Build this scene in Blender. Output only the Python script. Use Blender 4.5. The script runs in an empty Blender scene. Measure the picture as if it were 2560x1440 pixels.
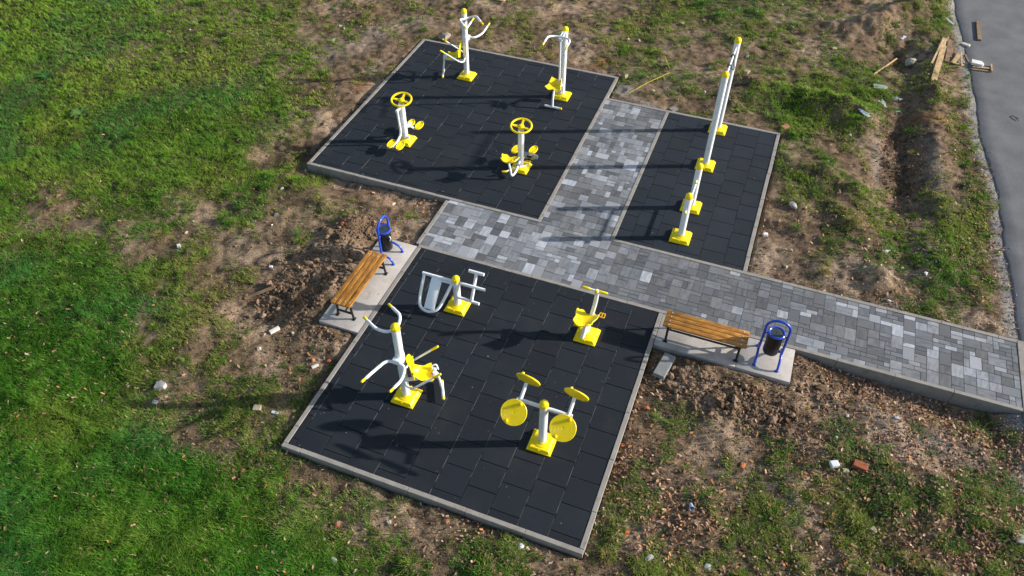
import bpy, bmesh, math, random
import numpy as np
from mathutils import Vector, Matrix
random.seed(7); rng = np.random.default_rng(11)
R = math.radians
sc = bpy.context.scene
col = sc.collection
PI = math.pi

# ------------------------------------------------------------------ camera
CF, CX, CY, CZ, YAW, PITCH, ROLL = 1915.98, 5.92467, -5.58691, 11.10316, -0.367529, 0.80621, -0.00031
def cam_axes():
    cy, sy = math.cos(YAW), math.sin(YAW)
    f = np.array([sy*math.cos(PITCH), cy*math.cos(PITCH), -math.sin(PITCH)])
    r = np.array([cy, -sy, 0.0]); u = np.cross(r, f)
    return (math.cos(ROLL)*r + math.sin(ROLL)*u, -math.sin(ROLL)*r + math.cos(ROLL)*u, f)
AR, AU, AF = cam_axes()
CO = np.array([CX, CY, CZ])
cd = bpy.data.cameras.new('camera'); cam = bpy.data.objects.new('camera', cd); col.objects.link(cam)
cd.sensor_width = 36; cd.lens = CF/2560*36; cd.clip_end = 2000; cd.clip_start = 0.05
m = Matrix.Identity(4)
for i in range(3):
    m[i][0] = AR[i]; m[i][1] = AU[i]; m[i][2] = -AF[i]; m[i][3] = CO[i]
cam.matrix_world = m
sc.camera = cam
def G(px, py, z=0.0):
    """ground position (metres) of a place read off the photograph"""
    d = AF + AR*(px-1280)/CF - AU*(py-720)/CF
    return CO + (z-CZ)/d[2]*d

# ------------------------------------------------------------------ world, sun, exposure
SUN_AZ = math.atan2(0.375, 0.927); SUN_EL = R(22)
w = bpy.data.worlds.new('World'); sc.world = w; w.use_nodes = True
nt = w.node_tree; bg = nt.nodes['Background']
sky = nt.nodes.new('ShaderNodeTexSky'); sky.sky_type = 'NISHITA'; sky.sun_disc = False
sky.sun_elevation = SUN_EL; sky.sun_rotation = PI/2 - SUN_AZ
sky.air_density = 1.2; sky.dust_density = 1.5
nt.links.new(sky.outputs[0], bg.inputs[0]); bg.inputs[1].default_value = 0.115
sd = bpy.data.lights.new('sun', 'SUN'); sun = bpy.data.objects.new('sun', sd); col.objects.link(sun)
sd.energy = 5.0; sd.angle = R(0.9); sd.color = (1.0, 0.93, 0.85)
sv = Vector((math.cos(SUN_AZ)*math.cos(SUN_EL), math.sin(SUN_AZ)*math.cos(SUN_EL), math.sin(SUN_EL)))
sun.rotation_euler = sv.to_track_quat('Z', 'Y').to_euler()
sun.location = (20, 8, 12)
sc.view_settings.view_transform = 'Standard'; sc.view_settings.look = 'None'
sc.view_settings.exposure = 0.55; sc.view_settings.gamma = 1.0
sc.render.engine = 'CYCLES'

# ------------------------------------------------------------------ helpers: objects
def tag(o, label=None, cat=None, group=None, kind=None):
    if label: o['label'] = label
    if cat: o['category'] = cat
    if group: o['group'] = group
    if kind: o['kind'] = kind
    return o
def empty(name, loc, rz=0, label=None, cat=None, group=None):
    o = bpy.data.objects.new(name, None); col.objects.link(o)
    o.location = loc; o.rotation_euler = (0, 0, rz); o.empty_display_size = 0.1
    return tag(o, label, cat, group)
class MB:
    def __init__(s): s.bm = bmesh.new()
    def _merge(s, b, mat=None):
        me = bpy.data.meshes.new('tmp')
        if mat is not None: bmesh.ops.transform(b, matrix=mat, verts=b.verts)
        b.to_mesh(me); b.free(); s.bm.from_mesh(me); bpy.data.meshes.remove(me)
    def box(s, c, size, bev=0.0, rot=None, seg=2):
        b = bmesh.new(); bmesh.ops.create_cube(b, size=1)
        bmesh.ops.scale(b, vec=size, verts=b.verts)
        if bev > 0: bmesh.ops.bevel(b, geom=list(b.edges), offset=bev, segments=seg, affect='EDGES', profile=0.5)
        mt = Matrix.Translation(c) @ (rot.to_4x4() if rot is not None else Matrix.Identity(4))
        s._merge(b, mt); return s
    def rings(s, rings, cap0=True, cap1=True, closed=False):
        b = s.bm; R_ = [[b.verts.new(p) for p in r] for r in rings]
        n = len(R_[0]); k = len(R_)
        for i in range(k if closed else k-1):
            a, c = R_[i], R_[(i+1) % k]
            for j in range(n):
                b.faces.new((a[j], a[(j+1) % n], c[(j+1) % n], c[j]))
        if not closed:
            if cap0: b.faces.new(list(reversed(R_[0])))
            if cap1: b.faces.new(R_[-1])
        return s
    def tube(s, pts, r, n=12, fil=0.0, round_end=False):
        pts = [Vector(p) for p in pts]
        if fil > 0 and len(pts) > 2: pts = fillet(pts, fil)
        rr = r if isinstance(r, (list, tuple)) else [r]*len(pts)
        T = []
        for i in range(len(pts)):
            a = pts[max(i-1, 0)]; c = pts[min(i+1, len(pts)-1)]; T.append((c-a).normalized())
        up = Vector((0, 0, 1)) if abs(T[0].z) < 0.9 else Vector((0, 1, 0))
        nrm = (up - T[0]*up.dot(T[0])).normalized(); rg = []
        def ring(p, t, nr, rad):
            bn = t.cross(nr)
            return [p + (nr*math.cos(2*PI*k/n) + bn*math.sin(2*PI*k/n))*rad for k in range(n)]
        if round_end:
            rg.append(ring(pts[0]-T[0]*rr[0]*.75, T[0], nrm, rr[0]*.35)); rg.append(ring(pts[0]-T[0]*rr[0]*.5, T[0], nrm, rr[0]*.8))
        for i, p in enumerate(pts):
            nrm = (nrm - T[i]*nrm.dot(T[i])).normalized(); rg.append(ring(p, T[i], nrm, rr[i]))
        if round_end:
            rg.append(ring(pts[-1]+T[-1]*rr[-1]*.5, T[-1], nrm, rr[-1]*.8)); rg.append(ring(pts[-1]+T[-1]*rr[-1]*.75, T[-1], nrm, rr[-1]*.35))
        return s.rings(rg)
    def lathe(s, prof, c=(0, 0, 0), n=28, axis=None):
        q = Matrix.Identity(3) if axis is None else Vector(axis).to_track_quat('Z', 'Y').to_matrix()
        rg = [[Vector(c) + q @ Vector((max(r, 1e-4)*math.cos(2*PI*k/n), max(r, 1e-4)*math.sin(2*PI*k/n), z)) for k in range(n)] for r, z in prof]
        return s.rings(rg)
    def torus(s, c, rad, r, n=36, k=10, axis=(0, 0, 1), sy=1.0):
        q = Vector(axis).to_track_quat('Z', 'Y').to_matrix(); rg = []
        for i in range(n):
            a = 2*PI*i/n; e = Vector((math.cos(a), math.sin(a)*sy, 0))
            rg.append([Vector(c) + q @ (e*(rad + r*math.cos(2*PI*j/k)) + Vector((0, 0, r*math.sin(2*PI*j/k)))) for j in range(k)])
        return s.rings(rg, closed=True)
    def shell(s, fn, nu, nv, th):
        P = [[Vector(fn(i/(nu-1)*2-1, j/(nv-1))) for i in range(nu)] for j in range(nv)]
        b = s.bm; top = [[None]*nu for _ in range(nv)]; bot = [[None]*nu for _ in range(nv)]
        for j in range(nv):
            for i in range(nu):
                du = P[j][min(i+1, nu-1)] - P[j][max(i-1, 0)]; dv = P[min(j+1, nv-1)][i] - P[max(j-1, 0)][i]
                nn = du.cross(dv).normalized()
                top[j][i] = b.verts.new(P[j][i]); bot[j][i] = b.verts.new(P[j][i]-nn*th)
        for j in range(nv-1):
            for i in range(nu-1):
                b.faces.new((top[j][i], top[j][i+1], top[j+1][i+1], top[j+1][i]))
                b.faces.new((bot[j][i], bot[j+1][i], bot[j+1][i+1], bot[j][i+1]))
        for j in range(nv-1):
            b.faces.new((top[j][0], top[j+1][0], bot[j+1][0], bot[j][0]))
            b.faces.new((top[j][-1], bot[j][-1], bot[j+1][-1], top[j+1][-1]))
        for i in range(nu-1):
            b.faces.new((top[0][i], bot[0][i], bot[0][i+1], top[0][i+1]))
            b.faces.new((top[-1][i], top[-1][i+1], bot[-1][i+1], bot[-1][i]))
        return s
    def prism(s, outline, z0, z1, mat=None):
        b = bmesh.new(); lo = [b.verts.new((x, y, z0)) for x, y in outline]; hi = [b.verts.new((x, y, z1)) for x, y in outline]
        n = len(lo); b.faces.new(list(reversed(lo))); b.faces.new(hi)
        for i in range(n): b.faces.new((lo[i], lo[(i+1) % n], hi[(i+1) % n], hi[i]))
        s._merge(b, mat); return s
    def build(s, name, mat, parent=None, sharp=35):
        bmesh.ops.recalc_face_normals(s.bm, faces=s.bm.faces)
        me = bpy.data.meshes.new(name); s.bm.to_mesh(me); s.bm.free()
        me.materials.append(mat)
        me.polygons.foreach_set('use_smooth', [True]*len(me.polygons)); me.set_sharp_from_angle(angle=R(sharp))
        o = bpy.data.objects.new(name, me); col.objects.link(o)
        if parent is not None: o.parent = parent
        return o
def fillet(pts, rad, k=6):
    out = [pts[0]]
    for i in range(1, len(pts)-1):
        a, b, c = pts[i-1], pts[i], pts[i+1]
        l = min(rad, (a-b).length*.48, (c-b).length*.48)
        p0 = b + (a-b).normalized()*l; p2 = b + (c-b).normalized()*l
        for j in range(k+1):
            t = j/k; out.append(p0*(1-t)**2 + b*2*t*(1-t) + p2*t*t)
    out.append(pts[-1]); return out

# ------------------------------------------------------------------ materials
def mat(name, base, rough=0.5, metal=0.0, var=0.0, scale=8.0, bump=0.0, bscale=60.0, spec=0.5, dirt=None, dscale=3.0, coat=0.0):
    mt = bpy.data.materials.new(name); mt.use_nodes = True; t = mt.node_tree; N = t.nodes; L = t.links
    b = N['Principled BSDF']; b.inputs['Roughness'].default_value = rough; b.inputs['Metallic'].default_value = metal
    b.inputs['Specular IOR Level'].default_value = spec; b.inputs['Coat Weight'].default_value = coat
    b.inputs['Base Color'].default_value = (*base, 1)
    tc = N.new('ShaderNodeTexCoord')
    last = None
    if var > 0:
        n = N.new('ShaderNodeTexNoise'); n.inputs['Scale'].default_value = scale; n.inputs['Detail'].default_value = 8
        L.new(tc.outputs['Object'], n.inputs['Vector'])
        cr = N.new('ShaderNodeValToRGB'); cr.color_ramp.elements[0].position = 0.3; cr.color_ramp.elements[1].position = 0.7
        cr.color_ramp.elements[0].color = (*[c*(1-var) for c in base], 1); cr.color_ramp.elements[1].color = (*[min(c*(1+var), 1) for c in base], 1)
        L.new(n.outputs['Fac'], cr.inputs['Fac']); last = cr.outputs[0]
    if dirt:
        n = N.new('ShaderNodeTexNoise'); n.inputs['Scale'].default_value = dscale; n.inputs['Detail'].default_value = 10; n.inputs['Roughness'].default_value = .65
        L.new(tc.outputs['Object'], n.inputs['Vector'])
        mr = N.new('ShaderNodeMapRange'); mr.inputs[1].default_value = .52; mr.inputs[2].default_value = .75; L.new(n.outputs['Fac'], mr.inputs[0])
        mx = N.new('ShaderNodeMix'); mx.data_type = 'RGBA'; L.new(mr.outputs[0], mx.inputs[0])
        if last: L.new(last, mx.inputs[6])
        else: mx.inputs[6].default_value = (*base, 1)
        mx.inputs[7].default_value = (*dirt, 1); last = mx.outputs[2]
    if last: L.new(last, b.inputs['Base Color'])
    if bump > 0:
        n = N.new('ShaderNodeTexNoise'); n.inputs['Scale'].default_value = bscale; n.inputs['Detail'].default_value = 6
        L.new(tc.outputs['Object'], n.inputs['Vector'])
        bp = N.new('ShaderNodeBump'); bp.inputs['Strength'].default_value = bump; bp.inputs['Distance'].default_value = 0.01
        L.new(n.outputs['Fac'], bp.inputs['Height']); L.new(bp.outputs[0], b.inputs['Normal'])
    return mt
def attr_mat(name, rough=0.8, var=0.25, scale=40.0, bump=0.3, bscale=120.0, spec=0.3, trans=0.0):
    """base colour comes from the mesh's own per-piece colour, broken up by fine noise"""
    mt = bpy.data.materials.new(name); mt.use_nodes = True; t = mt.node_tree; N = t.nodes; L = t.links
    b = N['Principled BSDF']; b.inputs['Roughness'].default_value = rough; b.inputs['Specular IOR Level'].default_value = spec
    a = N.new('ShaderNodeAttribute'); a.attribute_name = 'Col'
    g = N.new('ShaderNodeNewGeometry')
    n = N.new('ShaderNodeTexNoise'); n.inputs['Scale'].default_value = scale; n.inputs['Detail'].default_value = 6
    L.new(g.outputs['Position'], n.inputs['Vector'])
    mr = N.new('ShaderNodeMapRange'); mr.inputs[1].default_value = .25; mr.inputs[2].default_value = .75
    mr.inputs[3].default_value = 1-var; mr.inputs[4].default_value = 1+var; L.new(n.outputs['Fac'], mr.inputs[0])
    vm = N.new('ShaderNodeVectorMath'); vm.operation = 'SCALE'; L.new(a.outputs['Color'], vm.inputs[0]); L.new(mr.outputs[0], vm.inputs['Scale'])
    L.new(vm.outputs[0], b.inputs['Base Color'])
    if bump > 0:
        n2 = N.new('ShaderNodeTexNoise'); n2.inputs['Scale'].default_value = bscale; n2.inputs['Detail'].default_value = 5
        L.new(g.outputs['Position'], n2.inputs['Vector'])
        bp = N.new('ShaderNodeBump'); bp.inputs['Strength'].default_value = bump; bp.inputs['Distance'].default_value = 0.01
        L.new(n2.outputs['Fac'], bp.inputs['Height']); L.new(bp.outputs[0], b.inputs['Normal'])
    if trans > 0:
        tr = N.new('ShaderNodeBsdfTranslucent'); L.new(vm.outputs[0], tr.inputs['Color'])
        ms = N.new('ShaderNodeMixShader'); ms.inputs[0].default_value = trans
        L.new(b.outputs[0], ms.inputs[1]); L.new(tr.outputs[0], ms.inputs[2]); L.new(ms.outputs[0], N['Material Output'].inputs[0])
    return mt
M = {}
M['asphalt'] = mat('asphalt', (.118, .122, .131), .9, var=.22, scale=1.6, bump=.6, bscale=60, dirt=(.070, .072, .078), dscale=38)
M['white'] = mat('white_paint', (.79, .82, .86), .30, var=.03, scale=5, coat=.2, dirt=(.68, .70, .72), dscale=9)
M['yellow'] = mat('yellow_plastic', (.93, .70, .003), .34, var=.05, scale=6, spec=.45, dirt=(.80, .58, .01), dscale=14)
M['orange_yellow'] = mat('pedal_plastic', (.88, .48, .01), .45, var=.1)
M['dark'] = mat('dark_rubber', (.012, .012, .013), .6)
M['steel'] = mat('galvanised_steel', (.45, .46, .48), .38, metal=.6, var=.25, scale=30)
M['blue'] = mat('blue_paint', (.010, .065, .50), .25, var=.1, coat=.4)
M['binblack'] = mat('black_paint', (.008, .008, .010), .32, var=.2, coat=.2)
M['binlid'] = mat('bin_lid', (.035, .045, .055), .45, var=.25, scale=20)
M['benchmetal'] = mat('bench_steel', (.012, .011, .012), .4, var=.3)
M['bolt'] = mat('zinc_bolt', (.65, .62, .55), .35, metal=.5)
M['kerb'] = mat('kerb_concrete', (.27, .25, .225), .88, var=.12, scale=6, bump=.4, bscale=150, dirt=(.22, .20, .175), dscale=2.2)
M['slab'] = mat('slab_concrete', (.43, .40, .37), .86, var=.10, scale=3, bump=.3, bscale=90, dirt=(.33, .305, .28), dscale=2.5)
M['sand'] = mat('joint_sand', (.16, .15, .14), .95, var=.3, scale=30)
M['joint'] = mat('dark_joint', (.006, .007, .009), .95)
M['dust'] = mat('joint_dust', (.19, .19, .19), .95, var=.6, scale=9)
M['rubber'] = attr_mat('rubber_tile', rough=.85, var=.38, scale=70, bump=.5, bscale=260, spec=.25)
M['paver'] = attr_mat('paver', rough=.8, var=.12, scale=60, bump=.25, bscale=220, spec=.35)
M['leaf'] = attr_mat('dead_leaf', rough=.75, var=.3, scale=50, bump=0, spec=.25, trans=.15)
M['blade'] = attr_mat('grass_blade', rough=.7, var=.12, scale=60, bump=0, spec=.08, trans=.30)
M['stone'] = attr_mat('rubble_stone', rough=.9, var=.2, scale=60, bump=.6, bscale=120, spec=.3)
M['board'] = mat('board_paint_brightened', (.90, .91, .93), .35)  # paler than the white paint: light the shaded board lacks, put into colour
M['clod'] = attr_mat('soil_clod', rough=.95, var=.35, scale=50, bump=.8, bscale=90, spec=.15)

def stain(mt, scale, lo, hi, colr, amt, seed):
    t = mt.node_tree; N = t.nodes; L = t.links; b = N['Principled BSDF']; src = b.inputs['Base Color'].links[0].from_socket
    g = N.new('ShaderNodeNewGeometry'); mp = N.new('ShaderNodeMapping'); mp.inputs['Location'].default_value = (seed, seed*1.7, 0); L.new(g.outputs['Position'], mp.inputs[0])
    n = N.new('ShaderNodeTexNoise'); n.inputs['Scale'].default_value = scale; n.inputs['Detail'].default_value = 9; n.inputs['Roughness'].default_value = .68; L.new(mp.outputs[0], n.inputs[0])
    mr = N.new('ShaderNodeMapRange'); mr.inputs[1].default_value = lo; mr.inputs[2].default_value = hi; mr.inputs[4].default_value = amt; L.new(n.outputs['Fac'], mr.inputs[0])
    mx = N.new('ShaderNodeMix'); mx.data_type = 'RGBA'; L.new(mr.outputs[0], mx.inputs[0]); L.new(src, mx.inputs[6]); mx.inputs[7].default_value = (*colr, 1)
    L.new(mx.outputs[2], b.inputs['Base Color'])
stain(M['rubber'], 1.1, .50, .75, (.040, .042, .043), .35, 3)
stain(M['rubber'], 2.6, .62, .70, (.005, .006, .008), .8, 9)
stain(M['paver'], 1.3, .50, .72, (.21, .205, .195), .4, 5)
stain(M['paver'], 9, .64, .72, (.34, .33, .31), .5, 6)
stain(M['kerb'], 5, .56, .70, (.13, .11, .085), .7, 2)
stain(M['slab'], 3.5, .55, .72, (.26, .22, .17), .5, 4)
stain(M['asphalt'], .7, .50, .68, (.150, .148, .145), .6, 8)
stain(M['asphalt'], 14, .60, .70, (.30, .28, .25), .45, 12)

def wood(name, c1, c2, rough=.5, sc_=(1.5, 26, 26), knots=True):
    mt = bpy.data.materials.new(name); mt.use_nodes = True; t = mt.node_tree; N = t.nodes; L = t.links
    b = N['Principled BSDF']; b.inputs['Roughness'].default_value = rough
    tc = N.new('ShaderNodeTexCoord'); mp = N.new('ShaderNodeMapping'); mp.inputs['Scale'].default_value = sc_
    oi = N.new('ShaderNodeObjectInfo'); sc2 = N.new('ShaderNodeVectorMath'); sc2.operation = 'SCALE'; sc2.inputs[0].default_value = (37, 53, 11); L.new(oi.outputs['Random'], sc2.inputs['Scale'])
    ad = N.new('ShaderNodeVectorMath'); L.new(tc.outputs['Object'], ad.inputs[0]); L.new(sc2.outputs[0], ad.inputs[1]); L.new(ad.outputs[0], mp.inputs['Vector'])
    n = N.new('ShaderNodeTexNoise'); n.inputs['Scale'].default_value = 2.2; n.inputs['Detail'].default_value = 8; n.inputs['Distortion'].default_value = .6
    L.new(mp.outputs[0], n.inputs['Vector'])
    cr = N.new('ShaderNodeValToRGB'); cr.color_ramp.elements[0].position = .32; cr.color_ramp.elements[1].position = .68
    cr.color_ramp.elements[0].color = (*c1, 1); cr.color_ramp.elements[1].color = (*c2, 1); L.new(n.outputs['Fac'], cr.inputs['Fac'])
    n2 = N.new('ShaderNodeTexNoise'); n2.inputs['Scale'].default_value = 5; n2.inputs['Detail'].default_value = 4
    L.new(ad.outputs[0], n2.inputs['Vector'])
    mr = N.new('ShaderNodeMapRange'); mr.inputs[1].default_value = .3; mr.inputs[2].default_value = .7; mr.inputs[3].default_value = .6; mr.inputs[4].default_value = 1.2
    L.new(n2.outputs['Fac'], mr.inputs[0])
    vm = N.new('ShaderNodeVectorMath'); vm.operation = 'SCALE'; L.new(cr.outputs[0], vm.inputs[0]); L.new(mr.outputs[0], vm.inputs['Scale'])
    L.new(vm.outputs[0], b.inputs['Base Color']); return mt
M['benchwood'] = wood('varnished_pine', (.19, .070, .010), (.56, .26, .040), .35, (2.2, 30, 30))
M['plank'] = wood('raw_timber', (.42, .27, .12), (.66, .47, .25), .8)
M['oldplank'] = wood('weathered_timber', (.16, .10, .06), (.30, .20, .12), .9)

# ------------------------------------------------------------------ numpy value noise
def vnoise(x, y, s, seed):
    x = np.asarray(x)/s + 1000.3+seed*17.7; y = np.asarray(y)/s + 1000.7+seed*9.1
    xi = np.floor(x).astype(np.int64); yi = np.floor(y).astype(np.int64); fx = x-xi; fy = y-yi
    fx = fx*fx*(3-2*fx); fy = fy*fy*(3-2*fy)
    def h(a, b):
        v = (a*374761393 + b*668265263 + seed*1442695041) & 0xffffffff
        v = ((v ^ (v >> 13))*1274126177) & 0xffffffff
        return ((v ^ (v >> 16)) & 0xffff)/65535.0
    return (h(xi, yi)*(1-fx)+h(xi+1, yi)*fx)*(1-fy) + (h(xi, yi+1)*(1-fx)+h(xi+1, yi+1)*fx)*fy
def fbm(x, y, s, seed, o=4, g=.5):
    r = 0; a = 1; t = 0
    for i in range(o): r = r + a*vnoise(x, y, s/2**i, seed+i*31); t += a; a *= g
    return r/t

# ------------------------------------------------------------------ site plan (metres)
PADS = dict(front=(-.20, -.46, 5.09, 4.80), back=(-3.93, 6.42, 1.96, 12.83), bars=(3.54, 6.42, 6.42, 11.72))
FOOT = [(-.20, -.46, 5.09, 4.80), (-3.93, 6.42, 1.96, 12.83), (3.54, 6.42, 6.42, 11.72), (-.22, 4.72, 11.62, 6.50), (1.90, 6.42, 3.60, 11.70),
        (-1.08, 2.20, -.20, 4.80), (5.09, 3.95, 7.60, 4.80)]
def foot_dist(x, y):
    """signed distance to the built-up footprint (negative inside)"""
    d = np.full(np.shape(x), 99.0)
    for x0, y0, x1, y1 in FOOT:
        dx = np.maximum(x0-x, x-x1); dy = np.maximum(y0-y, y-y1)
        o = np.hypot(np.maximum(dx, 0), np.maximum(dy, 0)) + np.minimum(np.maximum(dx, dy), 0)
        d = np.minimum(d, o)
    return d
# how green the turf is, read off the photograph on an 80 px grid and laid out on the ground
GREEN = [
 "99988766653243334224556554115542",
 "98876666663223333334442532422300",
 "88877777752220000004552345663330",
 "88888888753000000000123488871340",
 "88888998320000000000000053210250",
 "88777777761000000000000076330252",
 "62366436343222110000000023352552",
 "77753443322111000000000122344550",
 "88876533110000000000000012152561",
 "88887521110000000000000000012441",
 "99876433211100000000000001111111",
 "99985434333300000000000001111111",
 "99986333333300000000321111111121",
 "99997433433300000000332233322332",
 "99999854333330000003233343423344",
 "99999987533321111113434553565544",
 "99999999755433333333334455453354",
 "99999999987654443333456554643345"]
GA = np.array([[int(c) for c in r[:32]] for r in GREEN], float)/9.0
GA[11:, 19:] *= .86; GA[2:6, 0:8] = np.clip(GA[2:6, 0:8]*1.06, 0, 1)
def to_px(x, y, z=0.0):
    d = np.stack([x-CX, y-CY, np.full(np.shape(x), z-CZ)], -1)
    w_ = np.maximum(d @ AF, 0.5)
    return 1280 + CF*(d @ AR)/w_, 720 - CF*(d @ AU)/w_
def sample_green(x, y):
    wx = (fbm(x, y, .9, 5, 3)-.5)*1.0; wy = (fbm(x, y, .9, 77, 3)-.5)*1.0
    px, py = to_px(x+wx, y+wy)
    u = np.clip((px-40)/80, 0, 30.999); v = np.clip((py-40)/80, 0, 16.999)
    i = u.astype(int); j = v.astype(int); fu = u-i; fv = v-j
    return (GA[j, i]*(1-fu)+GA[j, i+1]*fu)*(1-fv) + (GA[j+1, i]*(1-fu)+GA[j+1, i+1]*fu)*fv
def blobs(x, y, L):
    r = np.zeros(np.shape(x))
    for px, py, rx, ry, ang, a in L:
        c = G(px, py); dx = x-c[0]; dy = y-c[1]; ca, sa = math.cos(R(ang)), math.sin(R(ang))
        u = (dx*ca+dy*sa)/rx; v = (-dx*sa+dy*ca)/ry
        r = r + a*np.exp(-(u*u+v*v))
    return r
# px, py, radius along, radius across (m), angle, height (m)
RELIEF = [(2275, 150, 1.8, .50, 97, -.11), (2255, 290, 1.6, .52, 95, -.15), (2248, 390, 1.4, .50, 95, -.16), (2240, 490, 1.2, .55, 95, -.13), (2345, 430, 1.9, .45, 95, .10), (2350, 300, 1.4, .35, 95, .10),
          (2000, 250, 2.0, .42, -8, .34), (1830, 240, .9, .5, 0, .14), (2120, 300, .8, .45, -20, .26), (2250, 40, 1.8, .45, 50, .34), (2150, 70, 1.4, .35, 20, .20), (2330, 200, 1.6, .3, 95, .16), (2090, 170, .8, .5, 40, -.12), (2320, 320, .8, .25, 100, .14),
          (2240, 130, .9, .6, 60, -.25), (1560, 240, .5, .4, 0, .04), (1500, 110, .8, .6, 0, .12), (1200, 20, 1.5, .6, 0, .10),
          (700, 385, .9, .4, 50, -.26), (760, 300, 1.2, .35, 50, .12), (760, 470, 1.0, .3, -20, .10), (680, 360, .5, .9, 50, .04),
          (840, 600, .8, .5, 60, .16), (800, 700, .8, .6, 60, .16), (900, 560, .5, .3, 30, .10), (690, 560, .6, .5, 0, .05), (740, 790, .6, .4, 40, -.06), (620, 760, .8, .6, 0, -.06),
          (880, 850, .7, .5, 40, .04), (440, 1010, .9, .4, 30, -.07), (560, 830, .9, .5, 0, .02),
          (1900, 1000, 1.3, .4, -15, .05), (1760, 960, .8, .3, -15, -.03), (2200, 700, .4, .4, 0, .16), (2060, 640, 1.5, 1.2, 0, .05),
          (2250, 940, 1.6, .35, -18, -.10), (2300, 1230, 1.1, .8, 0, .14), (2100, 1130, 1, .6, 30, .04), (2480, 1300, .8, .5, 20, .10), (2260, 660, .6, .3, 95, -.16), (1680, 1330, .9, .5, 20, .06),
          (2350, 620, .5, .5, 0, .12), (2140, 560, .8, .35, 130, .14), (2130, 480, .9, .35, -20, .14), (2050, 430, 1.1, .5, -10, .14)]
CLOD = [(840, 610, .9, .5, 60, 1.0), (780, 700, 1.0, .8, 60, 1.1), (700, 740, .8, .6, 40, .7), (830, 830, .8, .5, 30, .7), (900, 560, .6, .4, 30, .8), (680, 560, .5, .5, 0, .3), (1000, 600, .4, .2, 60, .6),
        (1750, 960, 1.0, .35, -15, 1.0), (1880, 1010, 1.2, .45, -15, 1.1), (2040, 960, .9, .4, -20, .8), (1720, 1010, .8, .4, -10, .6), (2250, 400, 1.2, .3, 95, .4)]
LEAF = [(2200, 960, 1.8, .28, -17, 1.2), (2450, 1060, 2.0, .40, -17, 1.3), (2050, 900, .5, .35, 0, .7), (2430, 420, 2.4, .5, 96, .6), (2470, 640, 1.5, .6, 96, .6), (2250, 400, 1.6, .32, 95, 3.0), (2260, 700, .5, .4, 0, .6),
        (2300, 1130, 2.0, 1.0, 0, .45), (2450, 1350, 1.6, .8, 0, .8), (2150, 1210, 1.0, .5, 0, .45), (1640, 1250, 1.2, .8, 0, .35), (1580, 1110, .3, .9, 10, .7), (1900, 1350, 1.8, .7, 0, .3), (1180, 1330, 1.6, .4, -20, .25),
        (2150, 770, 1.4, .15, -17, .9), (2400, 830, 1.4, .2, -17, 1.1), (1900, 640, .2, 1.0, 0, .35), (1000, 480, 1.5, .3, -15, .4), (2100, 560, 1.4, .8, 0, .35), (2350, 250, 1.2, .4, 96, .35), (1600, 950, .3, .5, 0, .7), (900, 40, 1, .8, 0, .2)]
GRAV = [(1560, 225, .28, .30, 0, 1.3), (1620, 262, .5, .15, -17, .9), (2240, 1080, .9, .4, -20, .45), (2430, 1130, .9, .35, -10, .6), (2240, 940, 1.1, .14, -17, .8), (2230, 680, .2, .8, 95, .6), (2270, 780, .3, .5, 95, .7), (860, 110, 1.6, .5, 55, .5), (2195, 395, .8, .1, 95, .7), (2340, 430, 1.3, .22, 95, .45), (1900, 640, .6, .8, 0, .25)]
DARK = [(840, 680, .9, .4, 60, .55), (700, 385, .8, .35, 50, .9), (2250, 380, 1.8, .36, 95, .8), (880, 740, .9, .22, 58, .6), (1850, 960, 1.6, .2, -17, .7), (900, 500, 1.6, .12, -17, .7), (1250, 1330, 2.2, .12, -17, .5), (2250, 150, 1.0, .4, 60, .5), (880, 590, .6, .3, 60, .4)]
RED = [(900, 200, .25, .35, 50, .9), (1505, 155, .3, .2, 80, 1.0), (2330, 300, .25, .5, 95, .8), (1370, 130, .5, .2, 0, .3)]
def ground_h(x, y):
    fd = foot_dist(x, y)
    h = -.085 + (fbm(x, y, 2.6, 3, 3)-.5)*.12
    h = h + .10*np.clip((y-9)/6, 0, 1) - .06*np.clip((3-y)/6, 0, 1)
    h = h + blobs(x, y, RELIEF)*(.30+1.4*fbm(x, y, .5, 14, 3))
    cl = np.clip(blobs(x, y, CLOD), 0, 1.3)
    g = sample_green(x, y)
    rough = np.clip(.45 + .35*(1-g) , .2, 1)
    h = h + (fbm(x, y, .60, 21, 4, .6)-.5)*.24*rough + (np.abs(fbm(x, y, .30, 33, 3)-.5)-.1)*.11*rough + cl*(np.abs(fbm(x, y, .34, 44, 4, .62)-.5)*.24-.01)*(.4+1.2*vnoise(x, y, .5, 41))
    h = h + (vnoise(x, y, .11, 9)-.5)*.026*rough
    # ground stands lower in front of the back pad and of the right-hand path
    h = h - .08*np.exp(-((y-6.2)/.30)**2)*((x < -.3) & (x > -4.2))
    h = h - .16*np.exp(-((y-4.45)/.45)**2)*np.clip((x-7.7)/.8, 0, 1)
    # it never climbs over an edge
    cap = -.045 + np.clip(fd-.04, 0, 3)*.40
    h = np.minimum(h, cap)
    h = np.where(fd < .005, -.30, h)
    # road side
    rd = road_edge(y)
    k = np.clip((x-(rd-.45))/.5, 0, 1); h = h*(1-k) + (-.035)*k
    return h
RE_PX = [(2385, 0), (2395, 60), (2412, 110), (2430, 200), (2445, 280), (2452, 350), (2475, 420), (2500, 520), (2512, 600), (2522, 680), (2532, 760), (2542, 835)]
RE = sorted([(G(a, b)[1], G(a, b)[0]) for a, b in RE_PX])
def road_edge(y):
    y = np.asarray(y, float)
    return np.interp(y, [p[0] for p in RE], [p[1] for p in RE]) + (fbm(y, y*0+3, .5, 61, 3)-.5)*.14

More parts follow.
